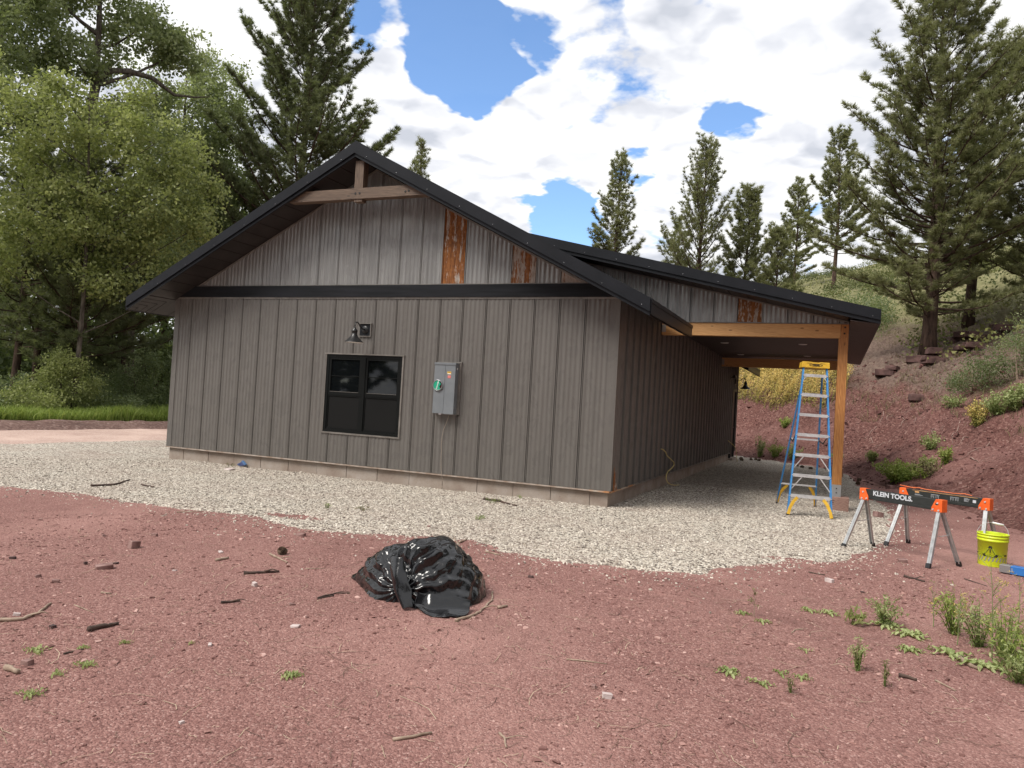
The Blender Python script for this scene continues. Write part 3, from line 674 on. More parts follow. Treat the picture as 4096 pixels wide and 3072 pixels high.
# ---- meter cabinet
mc = tag(empty('meter_cabinet', (-2.72, -.012, 1.225)), 'grey electric meter cabinet with yellow and red stickers on the front wall', 'electric box')
w2, H = .187, .80
MB().box(-w2, w2, -.128, -.004, 0, H-.012).build('cabinet_body', M_grey, mc, bevel=.003)
MB().box(-w2+.001, .004, -.134, -.1285, .385, H-.02).box(-w2+.001, .004, -.134, -.1285, .004, .381).build('meter_cover', M_grey, mc, bevel=.002)
MB().box(.008, w2-.001, -.134, -.1285, -.002, H-.02).build('breaker_door', M_grey, mc, bevel=.002)
MB().box(-w2-.004, w2+.006, -.142, -.004, H-.012, H+.006).box(-w2-.004, w2+.006, -.142, -.138, H-.028, H-.012).build('rain_cap', M_grey, mc)
Mx = Matrix.Translation((-.105, -.1345, .445)) @ Matrix.Rotation(PI/2, 4, 'X')
ringo = MB().lathe([(.085, 0), (.086, .022), (.080, .026), (.076, .022), (.076, .004)], 0, 0, 36, 0, Mx).build('meter_ring', mat('steel_ring', (.45, .45, .46), .3, .8), mc, True)
# green blank with a wavy right edge over a dark red opening
MB().lathe([(.0001, .005), (.076, .005)], 0, 0, 36, 0, Mx).build('socket_opening', mat('dark_red_opening', (.035, .004, .006), .6), ringo)
pts = []
for k in range(40):
    a = 2*PI*k/40; rr = .075; x = rr*math.cos(a); z = rr*math.sin(a)
    lim = .040+.012*math.sin(z*75); x = min(x, lim); pts.append((x-.105, z+.445))
MB().prism(pts, 'y', -.1345-.018, -.1345-.010).build('green_blank', mat('green_plastic', (.02, .33, .20), .35), ringo)
text_mesh('script_mark', 'Schneider', .034, Matrix.Translation((-.110, -.1345-.0188, .445)) @ Matrix.Rotation(PI/2, 4, 'X') @ Matrix.Rotation(math.radians(76), 4, 'Z'), M_white, ringo, .0008, shear=.3)
st = MB().box(.045, .112, -.1355, -.1342, .625, .668).build('warning_label', mat('yellow_label', (.72, .44, .04), .5), mc); st['label'] = 'yellow warning sticker'
MB().box(.050, .107, -.1362, -.1356, .628, .640).build('label_strip', M_white, st)
MB().box(.052, .105, -.1362, -.1356, .650, .653).box(.058, .100, -.1362, -.1356, .658, .661).build('label_print', M_dark, st)
st = MB().box(.056, .110, -.1355, -.1342, .565, .607).build('warning_label', mat('red_label', (.62, .06, .045), .5), mc); st['label'] = 'red warning sticker'
MB().box(.060, .106, -.1362, -.1356, .600, .6025).box(.060, .106, -.1362, -.1356, .589, .5915).box(.060, .106, -.1362, -.1356, .572, .5745).build('label_print', M_white, st)
MB().box(w2+.0002, w2+.0012, -.09, -.06, .700, .730).build('side_label', M_white, mc)
MB().box(-.07, -.02, -.137, -.11, -.016, .006).build('hasp', mat('bright_zinc', (.55, .55, .56), .35, .9), mc)
for z_ in (.10, .60): MB().box(w2, w2+.010, -.11, -.10, z_, z_+.07).build('hinge', M_grey, mc)
MB().box(w2+.0, w2+.045, -.03, -.004, -.016, H+.03).box(-w2, w2+.045, -.03, -.004, -.016, -.002).box(-w2-.01, w2+.055, -.04, -.004, H+.008, H+.022).build('opening_trim', M_jtrim, mc)
wr = MB().tube([(-2.655, -.045, 1.21), (-2.665, -.06, 1.15), (-2.70, -.05, 1.06), (-2.742, -.04, .97), (-2.762, -.035, .85), (-2.766, -.035, .72), (-2.755, -.04, .62), (-2.75, -.045, .5), (-2.735, -.05, .33), (-2.70, -.055, .20), (-2.685, -.06, .10), (-2.72, -.07, .03)], .0035, 5).build('ground_wire', mat('copper_wire', (.40, .33, .27), .5, .3))
tag(wr, 'thin pale wire hanging down the front wall from the meter cabinet', 'wire')
M_cable = mat('yellow_cable', (.62, .50, .20), .5)
c1 = MB().tube([(.03, 3.28, .76), (.06, 3.33, .75), (.085, 3.45, .70), (.08, 3.60, .63), (.10, 3.85, .56), (.11, 4.15, .48), (.11, 4.20, .42), (.10, 4.05, .37), (.09, 3.75, .33), (.10, 3.55, .28), (.11, 3.48, .21), (.12, 3.60, .13), (.13, 3.85, .07), (.16, 4.15, .035), (.20, 4.35, .03)], .011, 6).build('yellow_cable', M_cable, None, True)
tag(c1, 'yellow cable curling from the side wall onto the gravel near the front corner', 'cable')
c2 = MB().tube([(.03, 12.93, .66), (.08, 13.1, .60), (.14, 13.3, .52), (.20, 13.45, .44), (.22, 13.5, .34), (.24, 13.4, .25), (.26, 13.35, .12), (.28, 13.4, .03)], .008, 6).build('yellow_cable', M_cable, None, True)
tag(c2, 'yellow cable hanging from the far end of the side wall beside the door', 'cable')
# ------------------------------------------------------------------ STEPLADDER
M_blue = varied('blue_fibreglass', (.035, .19, .46), (.055, .25, .56), 9, .45); M_alu = varied('aluminium', (.55, .55, .56), (.72, .72, .73), 12, .42, .55)
M_yel = varied('yellow_plastic', (.62, .36, .025), (.74, .46, .04), 12, .5); M_ink = mat('black_ink', (.012, .012, .012), .6)
LD = tag(empty('stepladder', (2.66, 1.46, .02), math.radians(9.5)), 'tall blue fibreglass stepladder with yellow top standing under the porch', 'ladder')
LD.rotation_euler[1] = math.radians(1.2)
zt_l = 2.25; fy = .46; ry = .63; ryf = 1.54
FR = lambda s, z: Vector((s*(.308+(.168-.308)*z/zt_l), fy*z/zt_l, z))
RR = lambda s, z: Vector((s*(.306+(.135-.306)*z/2.15)+.0, ryf+(ry-ryf)*z/2.15, z))
for s in (-1, 1):
    mb = MB(); a, b = FR(s, 0), FR(s, zt_l)
    mb.bar(a, b, .026, .075, up=(0, 1, 0)) if False else mb.bar(a, b, .024, .072, up=(0, -1, .2))
    r_ = mb.build('front_rail', M_blue, LD, bevel=.003)
    MB().bar(a-Vector((0, 0, .0)), a+(b-a)*.012, .034, .082, up=(0, -1, .2)).build('foot_pad', M_dark, r_)
    a, b = RR(s, 0), RR(s, 2.15)
    r_ = MB().bar(a, b, .022, .045, up=(0, -1, 0)).build('rear_rail', M_blue, LD, bevel=.003)
    MB().bar(a, a+(b-a)*.012, .030, .055, up=(0, -1, 0)).build('foot_pad', M_dark, r_)
for k in range(1, 8):
    z = .305*k-.012; w_ = FR(1, z).x-.012; y = FR(1, z).y
    st = MB().box(-w_, w_, y-.042, y+.045, z+.018, z+.023).box(-w_, w_, y-.044, y-.040, z-.022, z+.023).box(-w_, w_, y+.041, y+.045, z-.010, z+.018)
    so_ = st.build('step', M_alu, LD)
    rv = MB()
    for s in (-1, 1):
        for dz in (-.006, .0): pass
        rv.lathe([(.0001, .005), (.007, .004), (.008, 0)], 0, 0, 8, 0, Matrix.Translation((s*(w_+.008), y-.047, z)) @ Matrix.Rotation(PI/2, 4, 'X'))
    rv.build('rivet', M_alu, so_)
    if k in (2, 3):
        for s in (-1, 1): MB().bar((s*w_*.50, y-.035, z-.02), (s*(w_+.020), y-.055, z-.215), .005, .014).build('step_brace', M_alu, LD)
    if k == 7:
        for s in (-1, 1): MB().tube([(s*w_*.70, y-.035, z-.02), (s*w_*.9, y-.04, z-.045), (s*(w_+.012), y-.05, z-.10)], .006, 5).build('step_brace', M_alu, LD)
def curved_brace(sgn, rail, z0, y_off, wx):
    """yellow knee from the lowest step down to the rail foot"""
    pts = [(rail(sgn, z0).x*.62, z0), (rail(sgn, z0).x*.80, z0-.06), (rail(sgn, .1).x*.93, z0-.16), (rail(sgn, 0).x*.985, .02)]
    top = [(p[0], p[1]+.035) for p in pts[:1]]
    mb = MB()
    for i in range(3):
        p, q = pts[i], pts[i+1]; y0 = rail(sgn, max(p[1], 0)).y+y_off; y1 = rail(sgn, max(q[1], 0)).y+y_off
        mb.bar((p[0], y0, p[1]), (q[0], y1, q[1]), .006, .050, up=(0, 1, 0)); mb.bar((p[0], y0-.02, p[1]), (q[0], y1-.02, q[1]), .045, .006, up=(0, 1, 0))
    mb.build('corner_brace', M_yel, LD)
for s in (-1, 1): curved_brace(s, FR, .275, -.02, 0); curved_brace(s, RR, .33, .0, 0)
for z in (.35, 1.12, 1.85):
    w_ = RR(1, z).x; y = RR(1, z).y; MB().box(-w_, w_, y-.026, y-.020, z-.012, z+.014).box(-w_, w_, y-.020, y+.0, z+.010, z+.014).build('rear_bar', M_alu, LD)
for s in (-1, 1):
    a = FR(s, 1.22); b = RR(s, 1.12); mid = (a+b)/2-Vector((0, 0, .05))
    MB().tube([a, a*.6+b*.4-Vector((0, 0, .06)), mid-Vector((0, 0, .04)), b], .009, 6).build('spreader', mat('dark_spreader', (.04, .045, .055), .5, .4), LD)
tp = MB().prism([(-.205, 2.245), (.205, 2.245), (.197, 2.335), (.06, 2.335), (.05, 2.328), (-.05, 2.328), (-.06, 2.335), (-.197, 2.335)], 'y', .395, .72).build('top_cap', M_yel, LD, bevel=.006)
lg = MB()
for k in range(32):
    a0, a1 = 2*PI*k/32, 2*PI*(k+1)/32; o_, i_ = (.098, .021), (.086, .014)
    lg.add([(o_[0]*math.cos(a0), .3925, 2.287+o_[1]*math.sin(a0)), (o_[0]*math.cos(a1), .3925, 2.287+o_[1]*math.sin(a1)), (i_[0]*math.cos(a1), .3925, 2.287+i_[1]*math.sin(a1)), (i_[0]*math.cos(a0), .3925, 2.287+i_[1]*math.sin(a0))], [(0, 1, 2, 3)])
lg.box(-.135, -.065, .3920, .3935, 2.312, 2.317).box(.060, .130, .3920, .3935, 2.312, 2.317).build('logo_oval', M_ink, tp)
text_mesh('logo_text', 'WERNER', .026, Matrix.Translation((0, .3925, 2.287)) @ Matrix.Rotation(PI/2, 4, 'X'), M_ink, tp, .0012)
# ------------------------------------------------------------------ SAWHORSES
M_sh = varied('black_beam', (.016, .019, .018), (.026, .030, .029), 14, .45); M_or = varied('orange_steel', (.75, .10, .012), (.86, .15, .025), 16, .42)
M_leg = varied('leg_steel', (.42, .43, .43), (.58, .59, .59), 20, .38, .65)
M_lett = mat('pale_lettering', (.55, .58, .62), .5)
def sawhorse(loc, rz, label, near):
    r = tag(empty('sawhorse', loc, rz), label, 'sawhorse', 'folding sawhorses beside the porch')
    L = .50; zt_, zb = .70, .585
    MB().box(-L+.03, L-.03, -.030, .030, zb+.035, zt_).box(-L+.05, L-.05, -.034, -.0305, zb+.004, zb+.030).box(-L+.05, L-.05, -.0300, .030, zb, zb+.034).build('top_beam', M_sh, r, bevel=.004)
    for s in (-1, 1):
        xo, xi = s*(L+.015), s*(L-.105)
        p = [(xo, zb-.012), (xi, zb-.012), (xi, zb+.030), (xi+s*.045, zt_+.004), (xo, zt_+.004)]
        hd = MB()
        for ya, yb in ((-.043, -.036), (.036, .043)): hd.prism(p if s > 0 else p[::-1], 'y', ya, yb)
        hd.box(min(xo, xo-s*.004), max(xo, xo-s*.004), -.036, .036, zb-.012, zt_+.004).box(min(xo, xi+s*.045), max(xo, xi+s*.045), -.036, .036, zt_+.0005, zt_+.005)
        h_ = hd.build('end_bracket', M_or, r, bevel=.002)
        bo = MB()
        for bx_, bz in ((L-.035, zt_-.035), (L-.085, zb+.008), (L-.02, zb+.004)):
            bo.lathe([(.0001, .008), (.010, .008), (.011, 0)], 0, 0, 8, 0, Matrix.Translation((s*bx_, -.0435, bz)) @ Matrix.Rotation(PI/2, 4, 'X'))
        bo.build('bracket_bolt', M_alu, h_)
        for sy in (-1, 1):
            top = Vector((s*(L-.03), sy*.028, zb+.0)); foot = Vector((s*(L+.033), sy*.245, .03))
            lg_ = MB().bar(top, foot, .042, .010, up=(0, sy, 0)); d_ = (foot-top).normalized()
            for o_ in (-.018, .018): lg_.bar(top+Vector((o_, -sy*.012, 0)), foot+Vector((o_, -sy*.012, 0)), .006, .020, up=(0, sy, 0))
            lg_.bar(top+Vector((0, sy*.007, 0)), foot+Vector((0, sy*.007, 0)), .010, .004, up=(0, sy, 0))
            lo_ = lg_.build('leg', M_leg, r)
            MB().bar(foot-d_*.02, foot+d_*.03, .050, .026, up=(0, sy, 0)).build('leg_foot', M_dark, lo_)
        MB().tube([(s*L, -.13, .33), (s*(L+.0), -.06, .322), (s*L, .0, .318), (s*L, .07, .325), (s*L, .13, .33)], .005, 5).build('leg_strut', M_alu, r)
    if near:
        MM = Matrix.Translation((-.09, -.0305, .662)) @ Matrix.Rotation(PI/2, 4, 'X')
        text_mesh('lettering', 'KLEIN TOOLS.', .072, MM @ Matrix.Diagonal((1.10, 1, 1, 1)), M_lett, r, .0028)
        # slab serifs on the straight letters are too small to see; a small hand slot in the right bracket
        MB().lathe([(.0001, .001), (.014, .001), (.014, 0)], 0, 0, 12, 0, Matrix.Translation((L-.045, -.0435, .655)) @ Matrix.Rotation(PI/2, 4, 'X') @ Matrix.Diagonal((1.3, .8, 1, 1))).build('hand_slot', M_dark, r)
    else:
        lab = MB().box(-.36, .38, -.0312, -.0305, .692, .6965).box(-.33, -.28, -.0312, -.0305, .668, .684).build('product_label', M_beam, r)
        pr = MB()
        for x0 in (-.12, .10):
            for k in range(2):
                x1 = x0+k*.055; pr.box(x1-.001, x1+.001, -.0312, -.0305, .635, .668).box(x1-.016, x1-.013, -.0312, -.0305, .630, .662).box(x1+.013, x1+.016, -.0312, -.0305, .630, .662)
            pr.box(x0-.02, x0+.08, -.0312, -.0305, .668, .671)
        for k in range(5): pr.box(.235, .235+(.05, .03, .055, .06, .04)[k], -.0312, -.0305, .640+.009*k, .643+.009*k)
        pr.box(.33, .365, -.0312, -.0305, .636, .668)
        for k in range(3): pr.box(-.33, -.27+.02*k, -.0312, -.0305, .650-.006*k, .652-.006*k)
        pr.build('label_print', M_lett, lab)
    return r
sawhorse((3.665, -1.105, 0), -math.radians(41.2), 'nearer folding sawhorse with black beam, orange ends and pale lettering', True)
sawhorse((4.165, -.450, 0), -math.radians(33), 'further folding sawhorse with a printed label on its black beam', False)
oc = MB().tube([(3.83, -.17, .716), (3.92, -.235, .722), (3.98, -.31, .716), (4.1, -.36, .712), (4.25, -.50, .712), (4.36, -.56, .722), (4.42, -.62, .712)], .005, 6).tube([(3.72, -.13, .73), (3.8, -.2, .722), (3.88, -.245, .714)], .005, 6).build('orange_strap', mat('orange_cord', (.75, .18, .06), .6), None, True)
tag(oc, 'orange cord lying on top of the further sawhorse', 'cord')
# ------------------------------------------------------------------ BUCKET
def bucket_mat():
    m, t, b, co = nmat('lime_plastic', .42)
    n = t.noise(co, 14, 6, .7, .6); t.l.new(t.ramp(n, [(.55, (.62, .74, .02)), (.66, (.40, .47, .03)), (.75, (.22, .24, .05))]), b.inputs['Base Color']); return m
M_lime = bucket_mat()
bk_ = tag(empty('bucket', (4.585, -.955, 0), math.radians(-20)), 'lime yellow plastic bucket with a black caution triangle beside the sawhorses', 'bucket')
pr = [(.0001, .004), (.128, .004), (.130, .0), (.133, .01), (.144, .27), (.150, .272), (.150, .290), (.146, .292), (.146, .305), (.151, .307), (.151, .322), (.147, .324), (.147, .338), (.153, .340), (.153, .352), (.146, .353), (.143, .345), (.135, .30), (.125, .02), (.0001, .02)]
MB().lathe(pr, 0, 0, 48).build('bucket_body', M_lime, bk_, True)
def wrap(pts, dr=.0012):      # map (arc length, z) onto the bucket side facing the camera
    out = []
    for u, z in pts:
        R_ = .133+.011*(z-.01)/.26+dr; a = -PI/2+u/R_; out.append((R_*math.cos(a), R_*math.sin(a), z))
    return out
bm = MB()
def wquad(poly, n=1):
    b_ = wrap(poly); bm.add(b_, [tuple(range(len(b_)))])
def strip(p, q, wd, n=6):
    p = Vector(p); q = Vector(q); d_ = (q-p).normalized(); nn = Vector((-d_.y, d_.x))*wd/2
    for k in range(n):
        a = p+(q-p)*k/n; b = p+(q-p)*(k+1)/n; wquad([tuple(a-nn), tuple(b-nn), tuple(b+nn), tuple(a+nn)])
A_, B_, C_ = (.005, .225), (-.062, .118), (.072, .118)
strip(A_, B_, .017); strip(B_, C_, .017); strip(C_, A_, .017)
strip((.005, .192), (.005, .155), .010, 2); strip((.005, .144), (.005, .135), .010, 1)
strip((-.20, .133), (-.066, .133), .016); strip((.074, .133), (.19, .133), .016)
bm.build('caution_triangle', M_ink, bk_)
bm = MB()
for k in range(11):
    x = -.19+k*.036
    if abs(x+.02) < 2: strip((x, .062), (x+.020, .108), .014, 2)
bm.build('grey_stripes', mat('grey_print', (.27, .27, .20), .6), bk_)
def ltext(body, u0, z, size, rot, mt):
    """text laid on the bucket side"""
    R_ = .1395; a = -PI/2+u0/R_
    M_ = Matrix.Translation(((R_+.0022)*math.cos(a), (R_+.0022)*math.sin(a), z)) @ Matrix.Rotation(a+PI/2, 4, 'Z') @ Matrix.Rotation(PI/2, 4, 'X') @ Matrix.Rotation(rot, 4, 'Z')
    return text_mesh('caution_text', body, size, M_, mt, bk_, .0004)
ltext('CAUTION', -.030, .171, .016, math.radians(58), M_lime); ltext('CAUTION', .041, .171, .016, math.radians(-58), M_lime); ltext('CAUTION', .005, .118, .016, 0, M_lime)
ltext('CAUTION', -.100, .133, .014, 0, M_lime); ltext('CAUTION', .110, .133, .014, 0, M_lime)
hb = [(-.152, 0, .30), (-.150, -.01, .36), (-.125, .02, .42), (-.06, .05, .455), (-.02, .055, .46)]
MB().tube(hb, .0025, 5).tube([(.085, .06, .447), (.125, .05, .40), (.152, .0, .30)], .0025, 5).build('bail', M_alu, bk_)
MB().tube([(-.02, .055, .46), (.085, .06, .447)], .011, 10).build('grip', M_white, bk_, True)
# ------------------------------------------------------------------ BLUE TOOL CASE at the right edge
tb = tag(empty('blue_stand', (4.60, -1.345, 0), math.radians(-26)), 'long blue steel saw stand lying folded on the red soil beside the bucket', 'saw stand')
MB().box(0, .10, -.05, .05, .012, .090).build('end_plate', mat('raw_grey_plate', (.26, .25, .25), .5, .4), tb, bevel=.003)
MB().box(.101, 1.05, -.052, .052, .010, .092).build('channel', varied('blue_paint', (.02, .13, .42), (.03, .17, .50), 8, .4), tb, bevel=.004)
MB().tube([(.30, -.075, .058), (.62, -.078, .060), (1.0, -.075, .058)], .011, 10).tube([(.28, -.07, .064), (.285, -.05, .066)], .012, 8).build('side_tube', mat('blue_tube', (.05, .25, .62), .35), tb, True)
MB().box(0.02, 1.0, -.04, .04, .0, .010).build('base_rail', M_dark, tb)
# ------------------------------------------------------------------ HAND BRUSH by the foundation
hbk = tag(empty('hand_brush', (-6.70, -.085, .03), math.radians(-14)), 'small blue bristled hand brush with black handle lying against the foundation', 'brush')
MB().bar((-.10, .055, .105), (.04, .035, .045), .045, .022).build('brush_block', mat('brush_blue', (.07, .15, .30), .5), hbk, bevel=.004)
br_ = MB()
rnd = random.Random(4)
for k in range(70):
    t = rnd.random(); p = Vector((-.10+.13*t, .045-.02*t, .095-.05*t)); q = p+Vector((-.065-.02*rnd.random(), -.02-.03*rnd.random(), -.065+.05*t*.6+.015*rnd.random()))
    q.z = max(q.z, .0); br_.bar(p, q, .004, .004)
br_.build('bristles', mat('bristle_blue', (.08, .11, .24), .7), hbk)
MB().tube([(.03, .035, .05), (.09, .02, .025), (.15, .0, .008)], [.012, .015, .010], 8).build('handle', M_dark, hbk, True)
# ------------------------------------------------------------------ BLACK BAG
def bag():
    """taut film: a convex hull of planes, pleated round the gather, then finely crumpled"""
    nu, nv = 220, 90; rs = np.random.RandomState(12); cxy = np.array([.07, -5.60])
    th = np.linspace(0, 2*PI, nu, endpoint=False)[None]; ph = (np.linspace(0, 1, nv)**.85*PI/2)[:, None]
    D = np.stack([np.cos(th)*np.cos(ph), np.sin(th)*np.cos(ph), np.sin(ph)+0*th], -1)
    # support planes (normal, distance): the outline of the bag as seen, plus random facets
    PL = [((0, 0, 1), .445), ((.30, -.1, .95), .44), ((-.38, -.15, .90), .415), ((.62, -.2, .75), .455), ((.9, -.1, .42), .52), ((1, -.15, .0), .545), ((.9, -.5, .12), .57), ((.55, -.8, .25), .50), ((.2, -.95, .3), .44),
          ((0, -1, .1), .42), ((-.35, -.9, .35), .34), ((-.5, -.75, .55), .37), ((-.62, -.3, .78), .40), ((-.72, -.62, .2), .40), ((-.55, .1, .83), .37), ((0, .9, .5), .45), ((.5, .8, .4), .5), ((-.5, .8, .45), .42), ((0, 1, 0), .5), ((-.9, .4, .5), .47), ((1, .4, .2), .55), ((-1, -.25, .12), .60), ((-.98, .0, .30), .52)]
    for _ in range(30):
        n = rs.randn(3); n[2] = abs(n[2]); n /= np.linalg.norm(n); base = min(h/max(1e-3, float(np.dot(n, np.array(q)/np.linalg.norm(q)))) for q, h in PL if np.dot(n, np.array(q)) > .05)
        PL.append((tuple(n), base*rs.uniform(.955, 1.0)))
    inv = 0
    for q, h in PL:
        n = np.array(q, float); n /= np.linalg.norm(n); dt = np.clip(D @ n, 1e-3, None)/h; inv = inv+dt**44
    r = 1/inv**(1/44.)
    Pp = D*r[..., None]; X, Y, Z = Pp[..., 0], Pp[..., 1], Pp[..., 2]
    tail = np.clip((-X-.18)/.42, 0, 1); X = X-tail**1.6*.20; Z = Z*(1-.42*tail**1.5)*1.06; Y = Y*(1-.35*tail)+.04*tail
    Pp = np.stack([X, Y, Z], -1)
    # pleats fan out from the gather low in front
    G = np.array([.10, -.36, .15]); V = Pp-G; dist = np.linalg.norm(V, axis=-1); fa = np.arctan2(V[..., 2]+.05, V[..., 0])
    q = fa*2.7+2.0*fbm(X*2.6+4, Z*2.2+Y*2, 5, 3)+.5*dist
    tri = np.abs((q % 1)-.5)*2; amp = (.055+.05*fbm(X*4+9, Z*3, 6, 2))*np.exp(-((dist-.22)/.26)**2)*np.clip((.14-Y)*9, 0, 1)
    q2 = fa*9+2.4*fbm(X*4+1, Z*3, 8, 3); tri2 = np.abs((q2 % 1)-.5)*2
    q3 = (np.arctan2(Y+.02, -(X+.62))*6+1.2*fbm(Z*5, X*3, 18, 2)); tri3 = np.abs((q3 % 1)-.5)*2; amp3 = .020*np.clip((-X-.05)/.3, 0, 1)
    cr = 1-2*np.abs(fbm(X*6+Y*2+3, Z*7-Y*4, 25, 3)); cr2 = 1-2*np.abs(fbm(X*15+9, Z*14+Y*13, 29, 2))
    disp = (tri-.6)*amp+(tri2-.6)*amp*.22*(fbm(X*5, Z*5+2, 44, 2)+.5)+(tri3-.5)*amp3+(cr-.75)*.046+(cr2-.8)*.016
    hollow = np.exp(-(((X-.09)/.055)**2))*np.exp(-((Z-.10)/.20)**2)*(Y < 0); disp = disp-.10*hollow
    disp = disp*np.clip((.55-np.linalg.norm(Pp[..., :2], axis=-1)*0), .5, 1)*np.clip((PI/2-ph)/.35+.35, 0, 1)
    nrm = D; Pp = Pp+nrm*disp[..., None]; Pp[..., 2] = np.maximum(Pp[..., 2], .003); Pp[0, :, 2] = .0
    Pp = Pp*np.array([1.06, 1.0, .98]); Pp[..., 0] += cxy[0]-.03; Pp[..., 1] += cxy[1]
    v = Pp[:-1].reshape(-1, 3).tolist()+[tuple(Pp[-1].mean(0))]
    f = [(i*nu+j, i*nu+(j+1) % nu, (i+1)*nu+(j+1) % nu, (i+1)*nu+j) for i in range(nv-2) for j in range(nu)]
    f += [((nv-2)*nu+j, (nv-2)*nu+(j+1) % nu, len(v)-1) for j in range(nu)]
    mb = MB(); mb.add(v, f); return mb
M_bag = mat('black_plastic_film', (.006, .006, .007), .16, 0, .6)
t_ = NT(M_bag.node_tree); b_ = M_bag.node_tree.nodes['Principled BSDF']; co_ = t_.new('ShaderNodeTexCoord').outputs['Object']
h_ = t_.math('ADD', t_.math('ABSOLUTE', t_.math('SUBTRACT', t_.noise(t_.scale(co_, (1, 1, .55)), 9, 4, .6, .8), .5)), t_.math('MULTIPLY', t_.noise(co_, 26, 4, .6, .5), .35))
bump(t_, b_, h_, .16, .02)
bg_ = bag().build('garbage_bag', M_bag, None, True)
tag(bg_, 'half full shiny black plastic bag slumped on the red soil in the foreground', 'garbage bag')
# gathered neck in front and the loose flap on the ground
def flap(rows, name, th=.004):
    mb = MB(); n = len(rows[0])
    up = [p for r in rows for p in r]; mb.add(up, [(i*n+j, i*n+j+1, (i+1)*n+j+1, (i+1)*n+j) for i in range(len(rows)-1) for j in range(n-1)])
    o = mb.build(name, M_bag, bg_, True)
    s = o.modifiers.new('film', 'SOLIDIFY'); s.thickness = th; q = o.modifiers.new('smooth', 'SUBSURF'); q.levels = q.render_levels = 2
    return o
rr_ = np.random.RandomState(31)
def crumple(rows, amt, up=3):
    R_ = [[np.array(p, float) for p in r] for r in rows]; out = []
    nr, nc = len(R_), len(R_[0])
    for i in range((nr-1)*up+1):
        u = i/up; i0 = min(int(u), nr-2); fu = u-i0; row = []
        for j in range((nc-1)*up+1):
            v = j/up; j0 = min(int(v), nc-2); fv = v-j0
            p = (R_[i0][j0]*(1-fu)+R_[i0+1][j0]*fu)*(1-fv)+(R_[i0][j0+1]*(1-fu)+R_[i0+1][j0+1]*fu)*fv
            q = p+rr_.uniform(-1, 1, 3)*amt; q[2] = max(q[2], .005); row.append(tuple(q))
        out.append(row)
    return out
flap(crumple([[(.26, -5.93, .10), (.38, -5.95, .12), (.50, -5.91, .11), (.63, -5.80, .08)], [(.28, -5.98, .030), (.40, -6.01, .035), (.52, -5.98, .030), (.66, -5.88, .022)],
      [(.40, -6.08, .012), (.48, -6.11, .010), (.58, -6.10, .014), (.67, -6.00, .010)]], .011), 'loose_flap', .003)
flap(crumple([[(.03, -5.90, .33), (.09, -5.97, .32), (.15, -5.94, .33)], [(.06, -5.97, .22), (.12, -6.03, .20), (.20, -5.98, .22)], [(.11, -6.00, .10), (.18, -6.06, .10), (.26, -6.00, .12)],
      [(.21, -6.03, .02), (.25, -6.09, .008), (.30, -6.03, .02)]], .016, 2), 'gathered_neck', .003)
# ------------------------------------------------------------------ GROUND
def graded(a, b, fa, fb, step, g=1.09):
    xs = list(np.arange(fa, fb+1e-6, step)); s = step
    x = fb
    while x < b: s *= g; x += s; xs.append(min(x, b))
    s = step; x = fa; l = []
    while x > a: s *= g; x -= s; l.append(max(x, a))
    return np.array(l[::-1]+xs)
def grid_mesh(name, xs, ys, zf, mt, keep=None, tintf=None):
    X, Y = np.meshgrid(xs, ys); Z = zf(X, Y); nx, ny = len(xs), len(ys)
    idx = np.arange(nx*ny).reshape(ny, nx)
    F = np.stack([idx[:-1, :-1], idx[:-1, 1:], idx[1:, 1:], idx[1:, :-1]], -1).reshape(-1, 4)
    if keep is not None:
        K = keep(X, Y, Z).ravel(); F = F[K[F].any(1)]
    used, inv = np.unique(F, return_inverse=True); F = inv.reshape(-1, 4)
    v = np.stack([X.ravel(), Y.ravel(), Z.ravel()], -1)[used]
    tn = tintf(v[:, 0], v[:, 1]) if tintf else None
    return np_mesh(name, v, F, mt, None, tn, True)
g = grid_mesh('ground', graded(-150, 150, -9, 8, .16), graded(-70, 190, -9.5, 12, .16), lambda x, y: np.where(np.abs(x)+np.abs(y) < 60, ground_z(x, y), 0), M_red)
tag(g, kind='structure')
GP = np.array([(-7.0, -4.15), (-6, -3.96), (-5.1, -3.93), (-4.0, -3.92), (-3.2, -3.75), (-2.5, -4.05), (-2.0, -4.02), (-1.4, -3.76), (-.6, -3.43), (0, -3.68), (.5, -3.82), (1.0, -3.8), (1.43, -3.72), (1.82, -3.58), (2.15, -2.85), (2.55, -2.3), (3.0, -2.0), (3.39, -.93), (3.72, .9), (3.83, 3.9), (3.55, 8), (3.4, 11.4), (2.8, 13.8), (1.6, 15.1), (0, 17), (-4, 18), (-9, 17.5), (-12.2, 9), (-12.5, 3.6), (-12.8, -.5), (-13.4, -6), (-9.5, -5.2), (-7.0, -4.15)], float)
def poly_sd(x, y, P=GP):
    x = np.asarray(x, float); y = np.asarray(y, float); best = np.full(x.shape, 1e9); ins = np.zeros(x.shape, bool)
    for a, b in zip(P[:-1], P[1:]):
        d = b-a; t = np.clip(((x-a[0])*d[0]+(y-a[1])*d[1])/(d@d), 0, 1); best = np.minimum(best, np.hypot(x-a[0]-t*d[0], y-a[1]-t*d[1]))
        c = ((a[1] > y) != (b[1] > y)) & (x < (b[0]-a[0])*(y-a[1])/(b[1]-a[1]+1e-12)+a[0]); ins ^= c
    s = np.where(ins, best, -best)
    for hx, hy, ra, rb in ((-2.80, -3.50, .42, .13), (2.62, -2.15, .30, .10)):
        s = np.minimum(s, (np.hypot((x-hx)/ra, (y-hy)/rb)-1)*rb)
    return s
